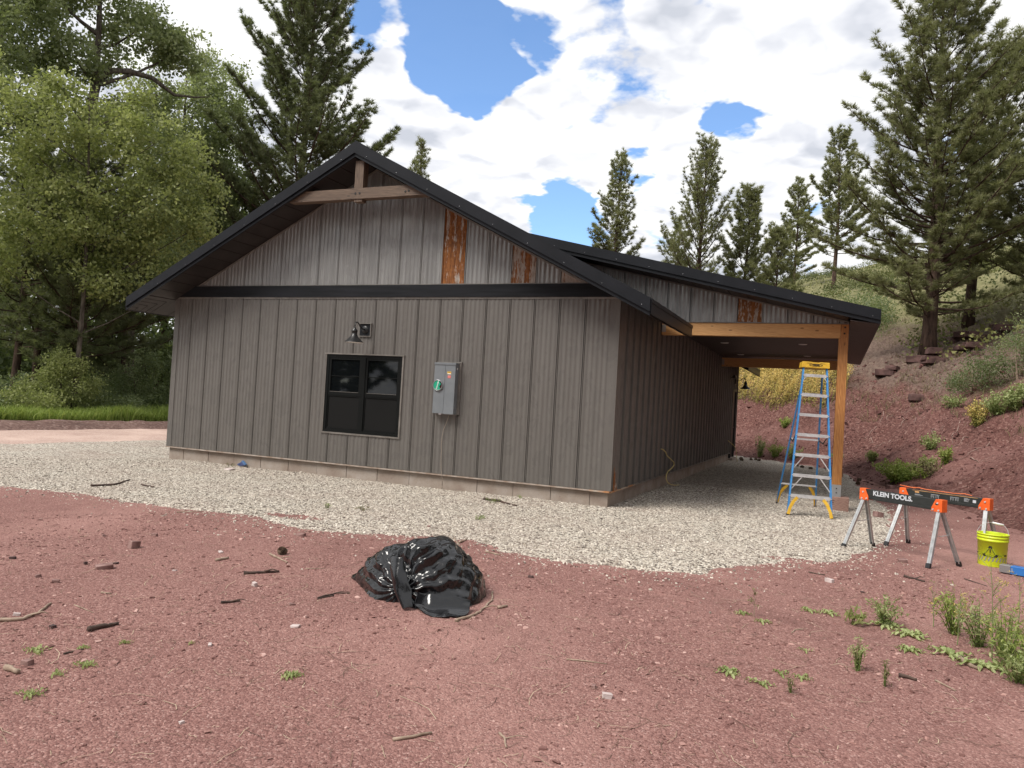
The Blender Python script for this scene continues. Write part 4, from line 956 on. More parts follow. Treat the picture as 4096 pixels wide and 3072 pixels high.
def gravel_z(x, y):
    s = poly_sd(x, y)+.10*fbm(x*3, y*3, 51, 4)+.10*fbm(x*9, y*9, 57, 2)
    bank = .022*np.exp(-np.abs(y+.15)*2.5)*((x < .3) & (x > -9))
    return ground_z(x, y)+np.clip(s*.25, -.03, .022)+.007*fbm(x*7, y*7, 61, 3)+bank
gr = grid_mesh('gravel', graded(-13.8, 4.2, -8.2, 4.2, .07, 1.05), graded(-6.3, 18.3, -4.6, 3, .07, 1.05), gravel_z, M_gravel, keep=lambda x, y, z: (poly_sd(x, y) > -.35) & (z > ground_z(x, y)-.012))
tag(gr, kind='structure')
def strip_mesh(name, xa, xb, y0, y1, zf, mt, step=.35):
    nu = max(3, int(abs(xb(0)-xa(0))/.25)); ys = np.arange(y0, y1, step); u = np.linspace(0, 1, nu)
    U, Y = np.meshgrid(u, ys); X = xa(Y)*(1-U)+xb(Y)*U; Z = zf(X, Y, U)
    n, m_ = U.shape; idx = np.arange(n*m_).reshape(n, m_)
    F = np.stack([idx[:-1, :-1], idx[:-1, 1:], idx[1:, 1:], idx[1:, :-1]], -1).reshape(-1, 4)
    return tag(np_mesh(name, np.stack([X, Y, Z], -1), F, mt, None, None, True), kind='structure')
rx0 = lambda y: -16.55+.11*y+.15*fbm(y*.4, y*0, 3); rx1 = lambda y: -12.2+.02*y; bx = lambda y: -19.45+.085*y+.3*fbm(y*.5, y*0+3, 4)
strip_mesh('road', rx0, rx1, -30, 60, lambda x, y, u: ground_z(x, y)+.012+.006*np.cos(u*9), M_road)
strip_mesh('road_berm', bx, rx0, -30, 60, lambda x, y, u: ground_z(x, y)+.016+(.12+.10*fbm(x*2.5, y*2.5, 71, 4))*np.sin(np.pi*np.clip(u, 0, 1))**.7, M_berm, .18)
strip_mesh('meadow', lambda y: -90+0*y, bx, -40, 90, lambda x, y, u: ground_z(x, y)+.02+.10*np.clip(1-np.abs(u-.985)/.015, 0, 1)*0, M_meadow, .8)
hl = grid_mesh('hill', graded(-95, 140, .5, 12, .12, 1.05), graded(-26, 170, -3, 26, .12, 1.05), hill_z, M_bank, keep=lambda x, y, z: sdist(x, y) > -1.0, tintf=lambda x, y: sdist(x, y))
tag(hl, kind='structure')
# ------------------------------------------------------------------ scattered stones (nobody could count them)
BOXF = np.array([(0, 3, 2, 1), (4, 5, 6, 7), (0, 1, 5, 4), (1, 2, 6, 5), (2, 3, 7, 6), (3, 0, 4, 7)])
BOXV = np.array([(-1, -1, -1), (1, -1, -1), (1, 1, -1), (-1, 1, -1), (-1, -1, 1), (1, -1, 1), (1, 1, 1), (-1, 1, 1)], float)
def stones(name, x, y, z, size, flat, mt, seed, tint, tilt=.35, rnd_=.35, parent=None):
    r = np.random.RandomState(seed); n = len(x)
    V = BOXV[None]*(1+rnd_*(r.rand(n, 8, 3)-.5)*2); V[:, 4:, :2] *= r.uniform(.45, .9, (n, 1, 1))
    V *= np.stack([size*r.uniform(.7, 1.4, n), size*r.uniform(.45, 1, n), size*flat*r.uniform(.5, 1.3, n)], -1)[:, None]
    a = r.rand(n)*2*np.pi; tx = r.randn(n)*tilt; ca, sa = np.cos(a)[:, None], np.sin(a)[:, None]; ct, s_ = np.cos(tx)[:, None], np.sin(tx)[:, None]
    X, Y, Z = V[..., 0], V[..., 1], V[..., 2]; Y, Z = Y*ct-Z*s_, Y*s_+Z*ct; X, Y = X*ca-Y*sa, X*sa+Y*ca
    W = np.stack([X+x[:, None], Y+y[:, None], Z+z[:, None]], -1)
    F = (BOXF[None]+8*np.arange(n)[:, None, None]).reshape(-1, 4)
    return np_mesh(name, W.reshape(-1, 3), F, mt, parent, np.repeat(tint, 8))
rs = np.random.RandomState(7)
def wedge(n, r0, r1, a0=-60, a1=15, p=1.0):
    r = (r0**p+(r1**p-r0**p)*rs.rand(n))**(1/p); a = np.radians(rs.uniform(a0, a1, n)); return 2.932+r*np.sin(a), -10.687+r*np.cos(a), r
x, y, r = wedge(62000, 2.3, 9.5, p=1.35)
sd = poly_sd(x, y); k = (sd < .02) | (rs.rand(len(x)) < .02); x, y, r = x[k], y[k], r[k]
cl = fbm(x*.9, y*.9, 81, 3); k = rs.rand(len(x)) < np.clip(.62+1.2*cl, .2, 1); x, y, r = x[k], y[k], r[k]
sz = np.minimum(.0042*np.exp(rs.randn(len(x))*.55)*(r/5)**.4, .018)
tag(stones('shale_chips', x, y, ground_z(x, y)+sz*.12, sz, .32, M_chip, 1, np.clip(rs.beta(1.2, 1.3, len(x)), 0, 1)), kind='stuff', label='fine red shale chips strewn over the soil')
x, y, r = wedge(85000, 5.5, 15.5, -62, 12, 1.1)
sd = poly_sd(x, y)+.10*fbm(x*3, y*3, 51, 4); k = (sd > 0) | (rs.rand(len(x)) < .60*np.exp(-np.abs(sd)/.20)); k &= ~((x < .02) & (y > -.0)); x, y, r = x[k], y[k], r[k]
sz = .0070*np.exp(rs.randn(len(x))*.32)
zz = np.where(poly_sd(x, y) > -.1, np.maximum(gravel_z(x, y), ground_z(x, y)), ground_z(x, y))
tag(stones('gravel_stones', x, y, zz+sz*.22, sz, .62, M_peb, 2, np.clip(rs.beta(2.4, 1.7, len(x)), 0, 1)), kind='stuff', label='loose pale gravel stones round the building')
x = rs.uniform(2.5, 11, 16000); y = rs.uniform(-4, 22, 16000); s_ = sdist(x, y); k = (s_ > -.6) & (s_ < 7) & (rs.rand(len(x)) < np.where(s_ < 0, .25, .8)); x, y = x[k], y[k]
sz = .013*np.exp(rs.randn(len(x))*.62)
tag(stones('bank_stones', x, y, surf(x, y)+sz*.2, sz, .6, M_bchip, 3, rs.beta(2, 3, len(x))), kind='stuff', label='red stones and clods on the cut bank')
x = rs.uniform(-7, 4, 5000); y = rs.uniform(14, 26, 5000); s_ = sdist(x, y); k = (s_ > -.5) & (s_ < 5); x, y = x[k], y[k]; sz = .014*np.exp(rs.randn(len(x))*.55)
tag(stones('bank_stones', x, y, surf(x, y)+sz*.2, sz, .6, M_bchip, 4, rs.beta(2, 3, len(x))), kind='stuff', label='red stones on the bank behind the building')
# fine straw, needles and twig bits lying about
x, y, r = wedge(3600, 2.3, 11, -60, 20, 1.3); n = len(x); L_ = .018*np.exp(rs.randn(n)*.65); a_ = rs.rand(n)*6.283; cv = rs.randn(n)*.35
zb = np.where(poly_sd(x, y) > -.1, np.maximum(gravel_z(x, y), ground_z(x, y)), ground_z(x, y))+.006
P0 = [np.stack([x+np.cos(a_+cv*t)*L_*t*2, y+np.sin(a_+cv*t)*L_*t*2, zb+.004*np.sin(t*3)], -1) for t in (-1, -.3, .3, 1)]
W_ = np.stack([-np.sin(a_), np.cos(a_), 0*a_], -1)*.0016; V_ = np.stack([q for p in P0 for q in (p-W_, p+W_)], 1).reshape(-1, 3); i8 = np.arange(n)*8
F_ = np.concatenate([np.stack([i8+2*k, i8+2*k+1, i8+2*k+3, i8+2*k+2], -1) for k in range(3)])
M_straw = tint_mat('straw_bits', [(0, (.06, .035, .028)), (.5, (.22, .14, .10)), (1, (.52, .42, .30))], .85)
tag(np_mesh('straw_litter', V_, F_, M_straw, None, np.repeat(rs.rand(n), 8)), kind='stuff', label='scattered straw and twig bits on the ground')
# ------------------------------------------------------------------ FOLIAGE
def needles(c, d, s, n, w, seed, spread=.85):
    r = np.random.RandomState(seed); N = len(c)
    u = r.randn(N, n, 3); u /= np.linalg.norm(u, axis=-1, keepdims=True)
    q = d[:, None]*1.0+u*spread; q /= np.linalg.norm(q, axis=-1, keepdims=True)
    L = (s[:, None]*r.uniform(.65, 1.1, (N, n)))[..., None]
    b = c[:, None]-d[:, None]*(s[:, None, None]*.25*r.rand(N, n, 1)); tip = b+q*L
    sd_ = np.cross(q, r.randn(N, n, 3)); sd_ /= np.linalg.norm(sd_, axis=-1, keepdims=True)+1e-9
    m_ = b+q*L*.35
    V = np.stack([m_-sd_*w, m_+sd_*w, tip], 2) if False else np.stack([b-sd_*w*.6, b+sd_*w*.6, tip], 2)
    F = np.arange(N*n*3).reshape(-1, 3); return V.reshape(-1, 3), F
NW = 1.55
def pine(loc, H, R, label, seed, clear=.15, nb=120, tuft=.20, nn=18, w=.011, mt=None, lean=(0, 0), shape=1.0, dens=1.0, dia=None, group=None, open_=1.0, cat='pine tree', name='pine_tree', upr=.25):
    r = random.Random(seed); rn = np.random.RandomState(seed)
    root = tag(empty(name, (loc[0], loc[1], loc[2]-.15)), label, cat, group)
    dia = dia or H*.028; tm = MB(); n = 14
    ax = lambda t: Vector((lean[0]*t*t+.05*math.sin(t*7+seed), lean[1]*t*t+.05*math.cos(t*5+seed), H*t))
    tm.tube([ax(i/n) for i in range(n+1)], [dia/2*((1-i/n)**.8*(1.0 if i else 1.35)+.03) for i in range(n+1)], 9)
    cs, ds, ss = [], [], []
    def put(p, d, s=1.0): cs.append(p); ds.append(d); ss.append(tuft*1.12*s*r.uniform(.75, 1.2))
    az = r.random()*6
    for i in range(nb):
        t = clear+(1-clear)*((i+r.random())/nb)**.92
        az += 2.4+r.uniform(-.5, .5); tt = (t-clear)/(1-clear)
        prof = (1-tt)**(.62*shape)*min(1, .55+tt*3.0)
        L = R*prof*r.uniform(.50, 1.20)+.22
        if r.random() < .14: L *= .5
        if math.sin(az*1.0+seed) > .2 and math.sin(t*19+seed) > .35: L *= .72
        el = -.18+upr+tt*.85+r.uniform(-.15, .15); p = ax(t); d = Vector((math.cos(az)*math.cos(el), math.sin(az)*math.cos(el), math.sin(el)))
        pts = [p]; k = 6
        for j in range(k):
            d = (d+Vector((r.uniform(-.12, .12), r.uniform(-.12, .12), .10+.05*tt+r.uniform(-.08, .08)))).normalized(); pts.append(pts[-1]+d*L/k)
        r0 = min(dia*.22, .012+L*.013)*(1-.5*tt)
        tm.tube(pts, [r0*(1-.8*j/k) for j in range(k+1)], 4, cap=False)
        put(pts[-1], (pts[-1]-pts[-2]).normalized(), 1.1)
        st = .28 if L > 1 else .05
        m_ = int(max(3, L*(7.6 if R < 3.7 else 5.8)*dens*open_))
        for q in range(m_):
            u = st+(1-st)*(q+r.random())/m_; f_ = u*k; j = min(int(f_), k-1); b = pts[j].lerp(pts[j+1], f_-j); bd = (pts[j+1]-pts[j]).normalized()
            sd_ = bd.cross(Vector((0, 0, 1))).normalized()*r.choice((-1, 1)); l2 = (.16+.30*L*(1-u*.6)*.55)*r.uniform(.5, 1.15)
            dd = (bd*.75+sd_*r.uniform(.3, 1)+Vector((0, 0, r.uniform(.0, .55)))).normalized(); e = b+dd*l2
            if l2 > .22: tm.tube([b, b+dd*l2*.5+Vector((0, 0, -.01)), e], [.008, .006, .004], 3, cap=False)
            put(e, (dd+Vector((0, 0, .25))).normalized())
            if l2 > .24:
                for h_ in range(1+int(l2/.13)):
                    v_ = r.uniform(.35, .9); sd2 = dd.cross(Vector((0, 0, 1))).normalized()*r.choice((-1, 1)); d3 = (dd*.6+sd2*.8+Vector((0, 0, r.uniform(0, .5)))).normalized()
                    put(b+dd*l2*v_+d3*.12, d3, .9)
    for q in range(8): put(ax(1-.012*q)+Vector((r.uniform(-.05, .05), r.uniform(-.05, .05), 0)), Vector((r.uniform(-.3, .3), r.uniform(-.3, .3), 1)).normalized(), .9)
    tm.build('trunk', M_bark, root, True)
    c = np.array([tuple(v) for v in cs]); d_ = np.array([tuple(v) for v in ds]); s = np.array(ss)
    V, F = needles(c, d_, s, nn, w*NW, seed)
    tn = np.clip(rn.normal(.48, .17, len(c)), 0, 1); tn = np.repeat(tn, nn*3)+rn.uniform(-.12, .12, len(c)*nn*3)
    np_mesh('crown', V, F, mt or M_needle, root, np.clip(tn, 0, 1))
    return root
RV = np.array([_r0.x, _r0.y, 0.0]); FV = np.array([math.sin(YAW), math.cos(YAW), 0.0])
def axes(x, y):
    d_ = np.array([x-CAM.x, y-CAM.y, 0.0]); d_ /= np.linalg.norm(d_); return np.array([d_[1], -d_[0], 0.0]), d_
def leaves(cen, N, size, seed, spread, droop=.0, up=.35, wide=.36):
    """cen (M,3) clump centres with N leaves each"""
    r = np.random.RandomState(seed); M_ = len(cen); c = cen[:, None]+r.randn(M_, N, 3)*np.asarray(spread)[None, None]
    c = c.reshape(-1, 3); n = len(c); c[:, 2] -= droop*r.rand(n)
    a = r.randn(n, 3); a /= np.linalg.norm(a, axis=1, keepdims=True); nrm = a+np.array([0, 0, up]); nrm /= np.linalg.norm(nrm, axis=1, keepdims=True)
    t = np.cross(nrm, r.randn(n, 3)); t /= np.linalg.norm(t, axis=1, keepdims=True); b = np.cross(nrm, t)
    s = (size*r.uniform(.6, 1.25, n))[:, None]
    V = np.stack([c-t*s*.55, c+b*s*wide-t*s*.05, c+t*s*.6, c-b*s*wide-t*s*.05], 1)
    F = np.arange(n*4).reshape(-1, 4); return V.reshape(-1, 3), F
def broadleaf(loc, H, ells, label, seed, leaf=.11, per=90, dens=1.0, mt=None, dia=.35, depth=.9, name='cottonwood_tree', cat='tree', group=None, arm=None, bark=None, spread=(.23, .23, .17)):
    """ells: (u right, z, ru, rz) clumps of the crown"""
    r = random.Random(seed); rn = np.random.RandomState(seed); ru_, rv_ = axes(*loc[:2])
    root = tag(empty(name, loc), label, cat, group); cen = []; tin = []; lim = []
    for (u, z, a, b) in ells:
        v0 = rn.uniform(-.6, .6); c0 = ru_*u+rv_*v0+np.array([0, 0, z]); lim.append(Vector(c0))
        m_ = int(dens*(22*a*b+8)); q = rn.randn(m_, 3); q /= np.linalg.norm(q, axis=1, keepdims=True); q *= (rn.uniform(.25, 1, m_)**.45)[:, None]
        q[:, 2] = np.where(q[:, 2] < -.2, q[:, 2]*.8, q[:, 2])
        q *= (1+.60*fbm(q[:, 0]*1.8+seed+u, q[:, 2]*1.8+z, seed, 3))[:, None]; keep_ = vnoise(q[:, 0]*3.1+u*7, q[:, 2]*3.1+z*5+q[:, 1]*2, seed+3) > .20; q = q[keep_]
        cc = c0+q[:, :1]*a*ru_+q[:, 1:2]*max(a, b)*depth*rv_+q[:, 2:3]*np.array([0, 0, b]); cen.append(cc)
    cen = np.concatenate(cen); tm = MB(); top = max(e[1] for e in ells); n = 10
    wb = min(.25, dia*.8); ax = lambda t: Vector((wb*math.sin(t*4+seed), wb*(math.cos(t*3+seed)-1), top*t-min(.2, dia)))
    mr_ = min(.03, dia*.12); tm.tube([ax(i/n) for i in range(n+1)], [dia/2*(1-i/n)**.8+mr_ for i in range(n+1)], 9)
    for l in lim:
        t = max(.12, min(.9, (l.z-l.xy.length*.7)/top)); p = ax(t); mid = p.lerp(l, .5)+Vector((0, 0, -.25+.1*l.xy.length*.3))
        tm.tube([p, p.lerp(mid, .55)+Vector((0, 0, -.05)), mid, l], [dia*.18, dia*.14, dia*.10, mr_*.8], 6, cap=False)
        for _ in range(5):
            e = Vector(cen[rn.randint(len(cen))])
            if (e-l).length < 2.6: tm.tube([l, l.lerp(e, .5)+Vector((0, 0, .06)), e], [mr_, mr_*.6, mr_*.27], 4, cap=False)
    if arm:
        for a_ in arm: tm.tube([tuple(ru_*u+np.array([0, 0, z])) for u, z in a_[0]], a_[1], 7, cap=False)
    tm.build('trunk', bark or M_barkc, root, True)
    V, F = leaves(cen, per, leaf, seed, spread, .15)
    tn = np.clip(rn.normal(.5, .25, len(cen)), 0, 1); tn = np.repeat(tn, per*4)+np.repeat(rn.uniform(-.28, .28, len(cen)*per), 4)
    np_mesh('crown', V, F, mt or M_leaf, root, np.clip(tn, 0, 1))
    return root
# ---- left side woodland
broadleaf((-25.89, 10.88, 0), 20, [(-2.26, 17.36, 3.09, 2.37), (-4.39, 15.45, 2.85, 3.09), (1.42, 16.38, 2.02, 1.54), (3.32, 16.02, 1.19, 1.13), (.24, 18.57, 1.42, 1.07), (-.71, 14.47, 1.78, 1.07), (-2.97, 12.45, 2.73, 2.02), (1.07, 12.69, 1.42, .83), (-1.31, 20.14, 2.37, 1.31)],
          'tall cottonwood tree at the upper left with a bent arm reaching right', 11, .155, 50, 1.45, M_leaf, .55, arm=[([(-.6, 9.0), (.0, 12.8), (.15, 13.6), (.5, 14.25), (1.3, 14.45), (2.2, 14.4), (3.1, 13.9), (3.9, 14.0), (4.6, 14.2)], [.24, .20, .17, .15, .13, .10, .07, .04, .015])])
broadleaf((-20.9, 7.3, 0), 10, [(-2.47, 9.5, 2.37, 1.68), (0, 10.04, 2.28, 1.39), (1.88, 9.75, 1.48, 1.29), (1.48, 7.75, 1.88, 1.48), (-1.29, 7.39, 2.57, 1.68), (2.28, 6.31, 1.09, 1.09), (-2.97, 5.51, 1.78, 1.58), (2.87, 8.62, .79, .99), (.3, 6.1, 1.68, .99), (3.7, 7.3, .7, .7), (-1.0, 11.1, .8, .6), (1.3, 11.3, .55, .6), (3.2, 10.0, .55, .5), (-3.4, 11.1, .8, .7), (2.9, 5.1, .8, .7), (.6, 4.8, 1.2, .6), (4.0, 8.9, .45, .45)],
          'yellow green young cottonwood overhanging the grass at the far left', 12, .125, 40, 1.35, M_leafy, .15, name='cottonwood_tree')
broadleaf((-27.7, 18.0, 0), 17, [(.42, 17.1, .97, 1.52), (-.14, 14.85, 1.8, 2.08), (-.69, 12.05, 2.08, 2.22), (.55, 12.67, 1.66, 2.22), (1.11, 10.21, 1.66, 1.8), (-1.39, 9.51, 1.66, 1.66)],
          'slender bright green cottonwood with spiky top between the tall cottonwood and the big pine', 13, .15, 42, 1.4, M_leaf, .35)
broadleaf((-28.1, 20.5, 0), 18, [(0, 17.22, 1.02, 1.74), (.29, 14.77, 1.6, 2.32), (-.29, 11.84, 1.89, 2.32), (1.16, 11.63, 1.6, 1.74), (-2.03, 7.97, 2.32, 2.03)],
          'bright green cottonwood directly left of the big dark pine', 14, .15, 42, 1.4, M_leaf, .35)
broadleaf((-26.5, 14.6, 0), 14, [(0, 14.81, 1.19, .92), (-.26, 12.68, 1.58, 1.58), (.26, 9.02, 1.85, 2.24), (0, 6.37, 1.85, 1.72)],
          'mid green bushy cottonwood above the left eave of the workshop', 15, .14, 42, 1.4, M_leaf, .3)
pine((-22.55, 20.15, 0), 23.5, 5.7, 'big dark pine rising behind the left slope of the workshop roof', 21, .20, 240, .24, 17, .013, M_needled, (.0, .2), .62, 1.3, .62, upr=.12)
pine((-32.7, 21.5, 0), 18.2, 1.6, 'small dark pine tip between the cottonwoods', 22, .3, 60, .25, 14, .016, M_needled, shape=1.1)
pine((-23.4, 9.2, 0), 10.6, 3.4, 'dark pine with curved dead branches right of the other trunks beyond the road', 23, .16, 120, .26, 18, .012, M_needled, (.3, 0), .55, 1.0, .42, upr=.0)
pine((-26.2, 8.7, 0), 11.5, 2.8, 'thin trunked dark pine near the left edge beyond the road', 24, .22, 90, .25, 16, .012, M_needled, (.5, .1), .55, 1.0, .32, upr=.0)
pine((-29.1, 11.5, 0), 11.0, 2.9, 'dark pine standing between two other pines beyond the road', 25, .2, 90, .26, 16, .013, M_needled, (0, 0), .55, 1.0, .34, upr=.0)
pine((-24.6, 12.2, 0), 9.5, 2.6, 'small dark pine behind the shrubs left of the workshop', 26, .12, 80, .25, 16, .012, M_needled, (0, 0), .7, 1.0, .26, upr=.05)
pine((-21.8, 30.5, 0), 17.5, 3.0, 'small pine top showing above the right slope of the main roof', 27, .35, 110, .26, 13, .013, M_needle, shape=.9, upr=.55, open_=.8)
broadleaf((-21.2, 7.0, 0), 2.5, [(0, 1.05, 1.1, .9), (-.6, .8, .8, .7), (.65, .9, .8, .7), (.1, 1.9, .6, .6)], 'rounded light green shrub at the edge of the grass', 31, .075, 60, 2.6, M_leafy, .07, name='shrub', cat='shrub', spread=(.15, .15, .12))
broadleaf((-21.3, 10.1, 0), 3, [(0, 1.2, 1.0, 1.1), (-.6, .9, .8, .8), (.2, 2.1, .6, .7)], 'grey green shrub behind the light green shrub', 32, .06, 70, 2.6, M_leafd, .07, name='shrub', cat='shrub', spread=(.15, .15, .14))
broadleaf((-21.2, 12.2, 0), 3, [(0, 1.2, 1.0, 1.1), (.6, 1.0, .9, .9), (-.1, 2.1, .6, .6)], 'grey green shrub next to the left corner of the workshop', 33, .06, 70, 2.6, M_leafd, .07, name='shrub', cat='shrub', spread=(.15, .15, .14))
for i, (x_, y_, lb, mm) in enumerate([(-21.4, 2.4, 'low light green bush at the far left edge of the grass', M_leafy), (-21.2, 4.2, 'low leafy bush in front of the thin trunked pine', M_leafd), (-21.0, 5.5, 'low pale green bush left of the rounded light green shrub', M_leafy), (-20.9, 8.8, 'low fern like bush between the light and the grey green shrubs', M_leafd), (-23.0, 4.5, 'taller dark bush behind the grass at the far left', M_leafd), (-23.5, 6.6, 'dark bush at the foot of the pines', M_leafd), (-23.0, 11.0, 'dark bush behind the grey green shrubs', M_leafd)]):
    big_ = 1.6 if x_ < -22.5 else 1.0
    broadleaf((x_, y_, 0), 1, [(0, .5*big_, .9*big_, .45*big_), (-.6*big_, .4*big_, .6*big_, .35*big_), (.6*big_, .45*big_, .6*big_, .4*big_)], lb, 40+i, .07, 50, 2.8/big_, mm, .05, name='bush', cat='bush', spread=(.15, .15, .1))
# the wood behind reads as one mass
def wood(n, seed):
    r = np.random.RandomState(seed); a = np.radians(r.uniform(-66, -33, n)); D = r.uniform(44, 62, n); x = CAM.x+D*np.sin(a); y = CAM.y+D*np.cos(a)
    h = 12.5*(.62+.55*vnoise(np.degrees(a)*.45, D*.0, 5)); z = h*r.rand(n)**.8; return np.stack([x, y, z], -1)
cc = np.concatenate([wood(3000, 5), wood(1500, 9)*np.array([1, 1, .28])]); V, F = leaves(cc, 34, .24, 6, (.6, .6, .45)); tn = np.repeat(np.random.RandomState(1).uniform(.1, .8, len(cc)), 34*4)
tag(np_mesh('distant_wood', V, F, M_leafd, None, tn), kind='stuff', label='dense dark green wood beyond the first trees')
def blades(name, x, y, z, h, w, mt, seed, lab, lean=.35, tn=None, seg=True):
    r = np.random.RandomState(seed); n = len(x); a = r.rand(n)*2*np.pi; lx = r.randn(n)*lean*h; ly = r.randn(n)*lean*h
    b = np.stack([x, y, z], -1); sx = np.stack([np.cos(a), np.sin(a), 0*a], -1)*w
    m_ = b+np.stack([lx*.3, ly*.3, h*.6], -1); t = b+np.stack([lx, ly, h], -1)
    V = np.stack([b-sx, b+sx, m_+sx*.7, m_-sx*.7, t], 1).reshape(-1, 3); i = np.arange(n)*5
    F1 = np.stack([i, i+1, i+2, i+3], -1); F2 = np.stack([i+3, i+2, i+4, i+4], -1)
    me_v = V; tri = np.concatenate([F1[:, [0, 1, 2]], F1[:, [0, 2, 3]], np.stack([i+3, i+2, i+4], -1)])
    tn = np.repeat(np.clip(r.normal(.5, .2, n) if tn is None else tn, 0, 1), 5)
    return tag(np_mesh(name, V, tri, mt, None, tn), kind='stuff', label=lab)
n = 70000; y = rs.uniform(-12, 34, n); x = bx(y)-np.abs(rs.randn(n))*1.3+.15
blades('tall_grass', x, y, ground_z(x, y)+.02, rs.uniform(.20, .55, n)*(.65+.7*vnoise(x*.8, y*.8, 9)), .017, M_grass, 5, 'bright green grass along the far side of the road')
# ---- right side pines
pines_r = [((-10.15, 35.5, 4.1), 13.3, 3.0, 'dense pine above the left end of the porch roof', 51, .15, 120, .23, 15, .014, dict(shape=.85)),
 ((-4.6, 33.7, 4.9), 12.1, 3.6, 'open crowned pine with sparse tufts, second from the left above the porch roof', 52, .12, 120, .20, 13, .013, dict(shape=.7, open_=.72, upr=.55)),
 ((-2.4, 37.0, 6.5), 8.7, 2.9, 'shorter dense pine right of the open crowned pine', 53, .08, 110, .23, 15, .015, dict(shape=.8, upr=.4)),
 ((-.85, 61.2, 12.9), 9.9, 2.7, 'slim dark pine standing alone on the skyline', 54, .12, 90, .26, 14, .02, dict(shape=.9)),
 ((2.5, 51.3, 11.2), 11.9, 3.1, 'tall dark pine with bare lower trunk on the skyline beside the big pine', 55, .22, 100, .25, 15, .018, dict(shape=.7)),
 ((5.95, 20.1, 3.85), 13.9, 3.9, 'biggest pine on the right, rooted in the bank with low spreading boughs', 56, .10, 250, .23, 18, .010, dict(shape=.62, dia=.50, upr=.10, dens=1.05)),
 ((7.65, 24.0, 5.45), 11.0, 3.1, 'leaning pine at the right edge behind the biggest pine', 57, .17, 150, .22, 16, .011, dict(shape=.62, lean=(1.3, 0), upr=.25, dia=.40)),
 ((9.7, 22.4, 5.5), 7.2, 2.5, 'dark green pine boughs at the right edge of the photo', 58, .10, 110, .22, 16, .011, dict(shape=.6, upr=.1)),
 ((-7.6, 42.0, 6.2), 8.6, 2.1, 'small pine low between the dense pine and the open crowned pine', 59, .1, 70, .25, 13, .016, dict(shape=.8)),
 ((-.4, 34.0, 5.8), 6.1, 2.0, 'low bushy pine just above the porch roof', 60, .05, 80, .22, 15, .014, dict(shape=.7, upr=.4))]
for loc, H_, R_, lab, sd_, cl_, nb_, tf, nn_, w_, kw in pines_r:
    z_ = float(surf(np.array([loc[0]]), np.array([loc[1]]))[0]); H_ += loc[2]-z_
    pine((loc[0], loc[1], z_), H_, R_, lab, sd_, cl_, nb_, tf, nn_, w_, M_needle, **kw)
# trees behind the camera, seen only as the dark reflection in the window
for i, (x_, y_, lb) in enumerate([(-13, -22, 'pine behind the camera reflected in the left part of the window'), (-17.5, -25, 'pine behind the camera reflected in the middle of the window'), (-22, -23, 'pine behind the camera reflected in the right part of the window'), (-9, -27, 'pine behind the camera nearest to the photographer'), (-26, -29, 'pine behind the camera furthest from the photographer'), (-19.5, -33, 'pine in the second row behind the camera')]):
    if i == 0: proto = pine((x_, y_, 0), 15, 3.9, lb, 70, .04, 110, .36, 14, .03, M_needled, shape=.6, upr=.0, dens=.9)
    else:
        o = copy_tree(proto); o.location = (x_, y_, -.15); o.rotation_euler.z = i*1.3; o['label'] = lb
for i, (x_, y_, lb) in enumerate([(-4, -24, 'pine standing straight behind the camera'), (2, -26, 'pine behind the camera, second to the right'), (8, -23, 'pine behind the camera, third to the right'), (14, -21, 'pine behind the camera at the foot of the bank'), (-31, -20, 'pine behind the camera far across the road')]):
    o = copy_tree(proto); o.location = (x_, y_, -.15); o.rotation_euler.z = 5+i*1.9; o['label'] = lb
for i, (x_, y_, lb) in enumerate([(14.5, 3.0, 'unseen pine added to shade the side wall, nearest outside the right edge'), (17.5, 8.5, 'unseen pine added to shade the side wall, on the bank above the nearest'), (13.0, -4.5, 'unseen pine added to shade the side wall, right of the photographer'), (18.5, -1.5, 'tall unseen pine added to shade the side wall, high on the bank')]):  # unseen pines added to block skylight and darken the side wall
    o = copy_tree(proto); o.location = (x_, y_, float(surf(np.array([x_]), np.array([y_]))[0])-.2); o.rotation_euler.z = 2+i*1.7; o['label'] = lb
# ---- hillside vegetation
def hill_scatter(n, x0, x1, y0, y1, smin, smax, seed, thr=0.0, f=.25):
    r = np.random.RandomState(seed); x = r.uniform(x0, x1, n); y = r.uniform(y0, y1, n); s = sdist(x, y)
    k = (s > smin) & (s < smax) & (fbm(x*f, y*f, seed, 3) > thr); x, y = x[k], y[k]; return x, y, surf(x, y)
x, y, z = hill_scatter(4600, -30, 40, 18, 100, 6, 62, 91, -.12, .12)
dd = np.hypot(x-CAM.x, y-CAM.y); hh = rs.uniform(.25, .75, len(x))
cen = np.stack([x, y, z+hh*.5], -1); cen = np.repeat(cen, 3, 0)+rs.randn(len(cen)*3, 3)*np.array([.4, .4, .12])
V, F = leaves(cen, 16, .13, 92, (.24, .24, .17)); tn = np.repeat(np.repeat(np.clip(.5+.8*fbm(x*.1, y*.1, 95, 3)+rs.randn(len(x))*.12, 0, 1), 3), 16*4)
M_hillsh = tint_mat('hillside_brush', [(0, (.060, .078, .030)), (.4, (.105, .125, .045)), (.7, (.19, .205, .065)), (1, (.27, .26, .10))], .7, .25)
tag(np_mesh('hillside_brush', V, F, M_hillsh, None, tn), kind='stuff', label='low green and yellow green brush covering the hillside')
x, y, z = hill_scatter(5200, 2, 16, 8, 34, 2.6, 13, 93, -.1, .5)
M_dry = tint_mat('dry_grass', [(0, (.10, .075, .05)), (.5, (.20, .155, .09)), (.8, (.20, .21, .08)), (1, (.34, .29, .17))], .8, .2)
x = np.repeat(x, 7)+rs.randn(len(x)*7)*.10; y = np.repeat(y, 7)+rs.randn(len(y)*7)*.10
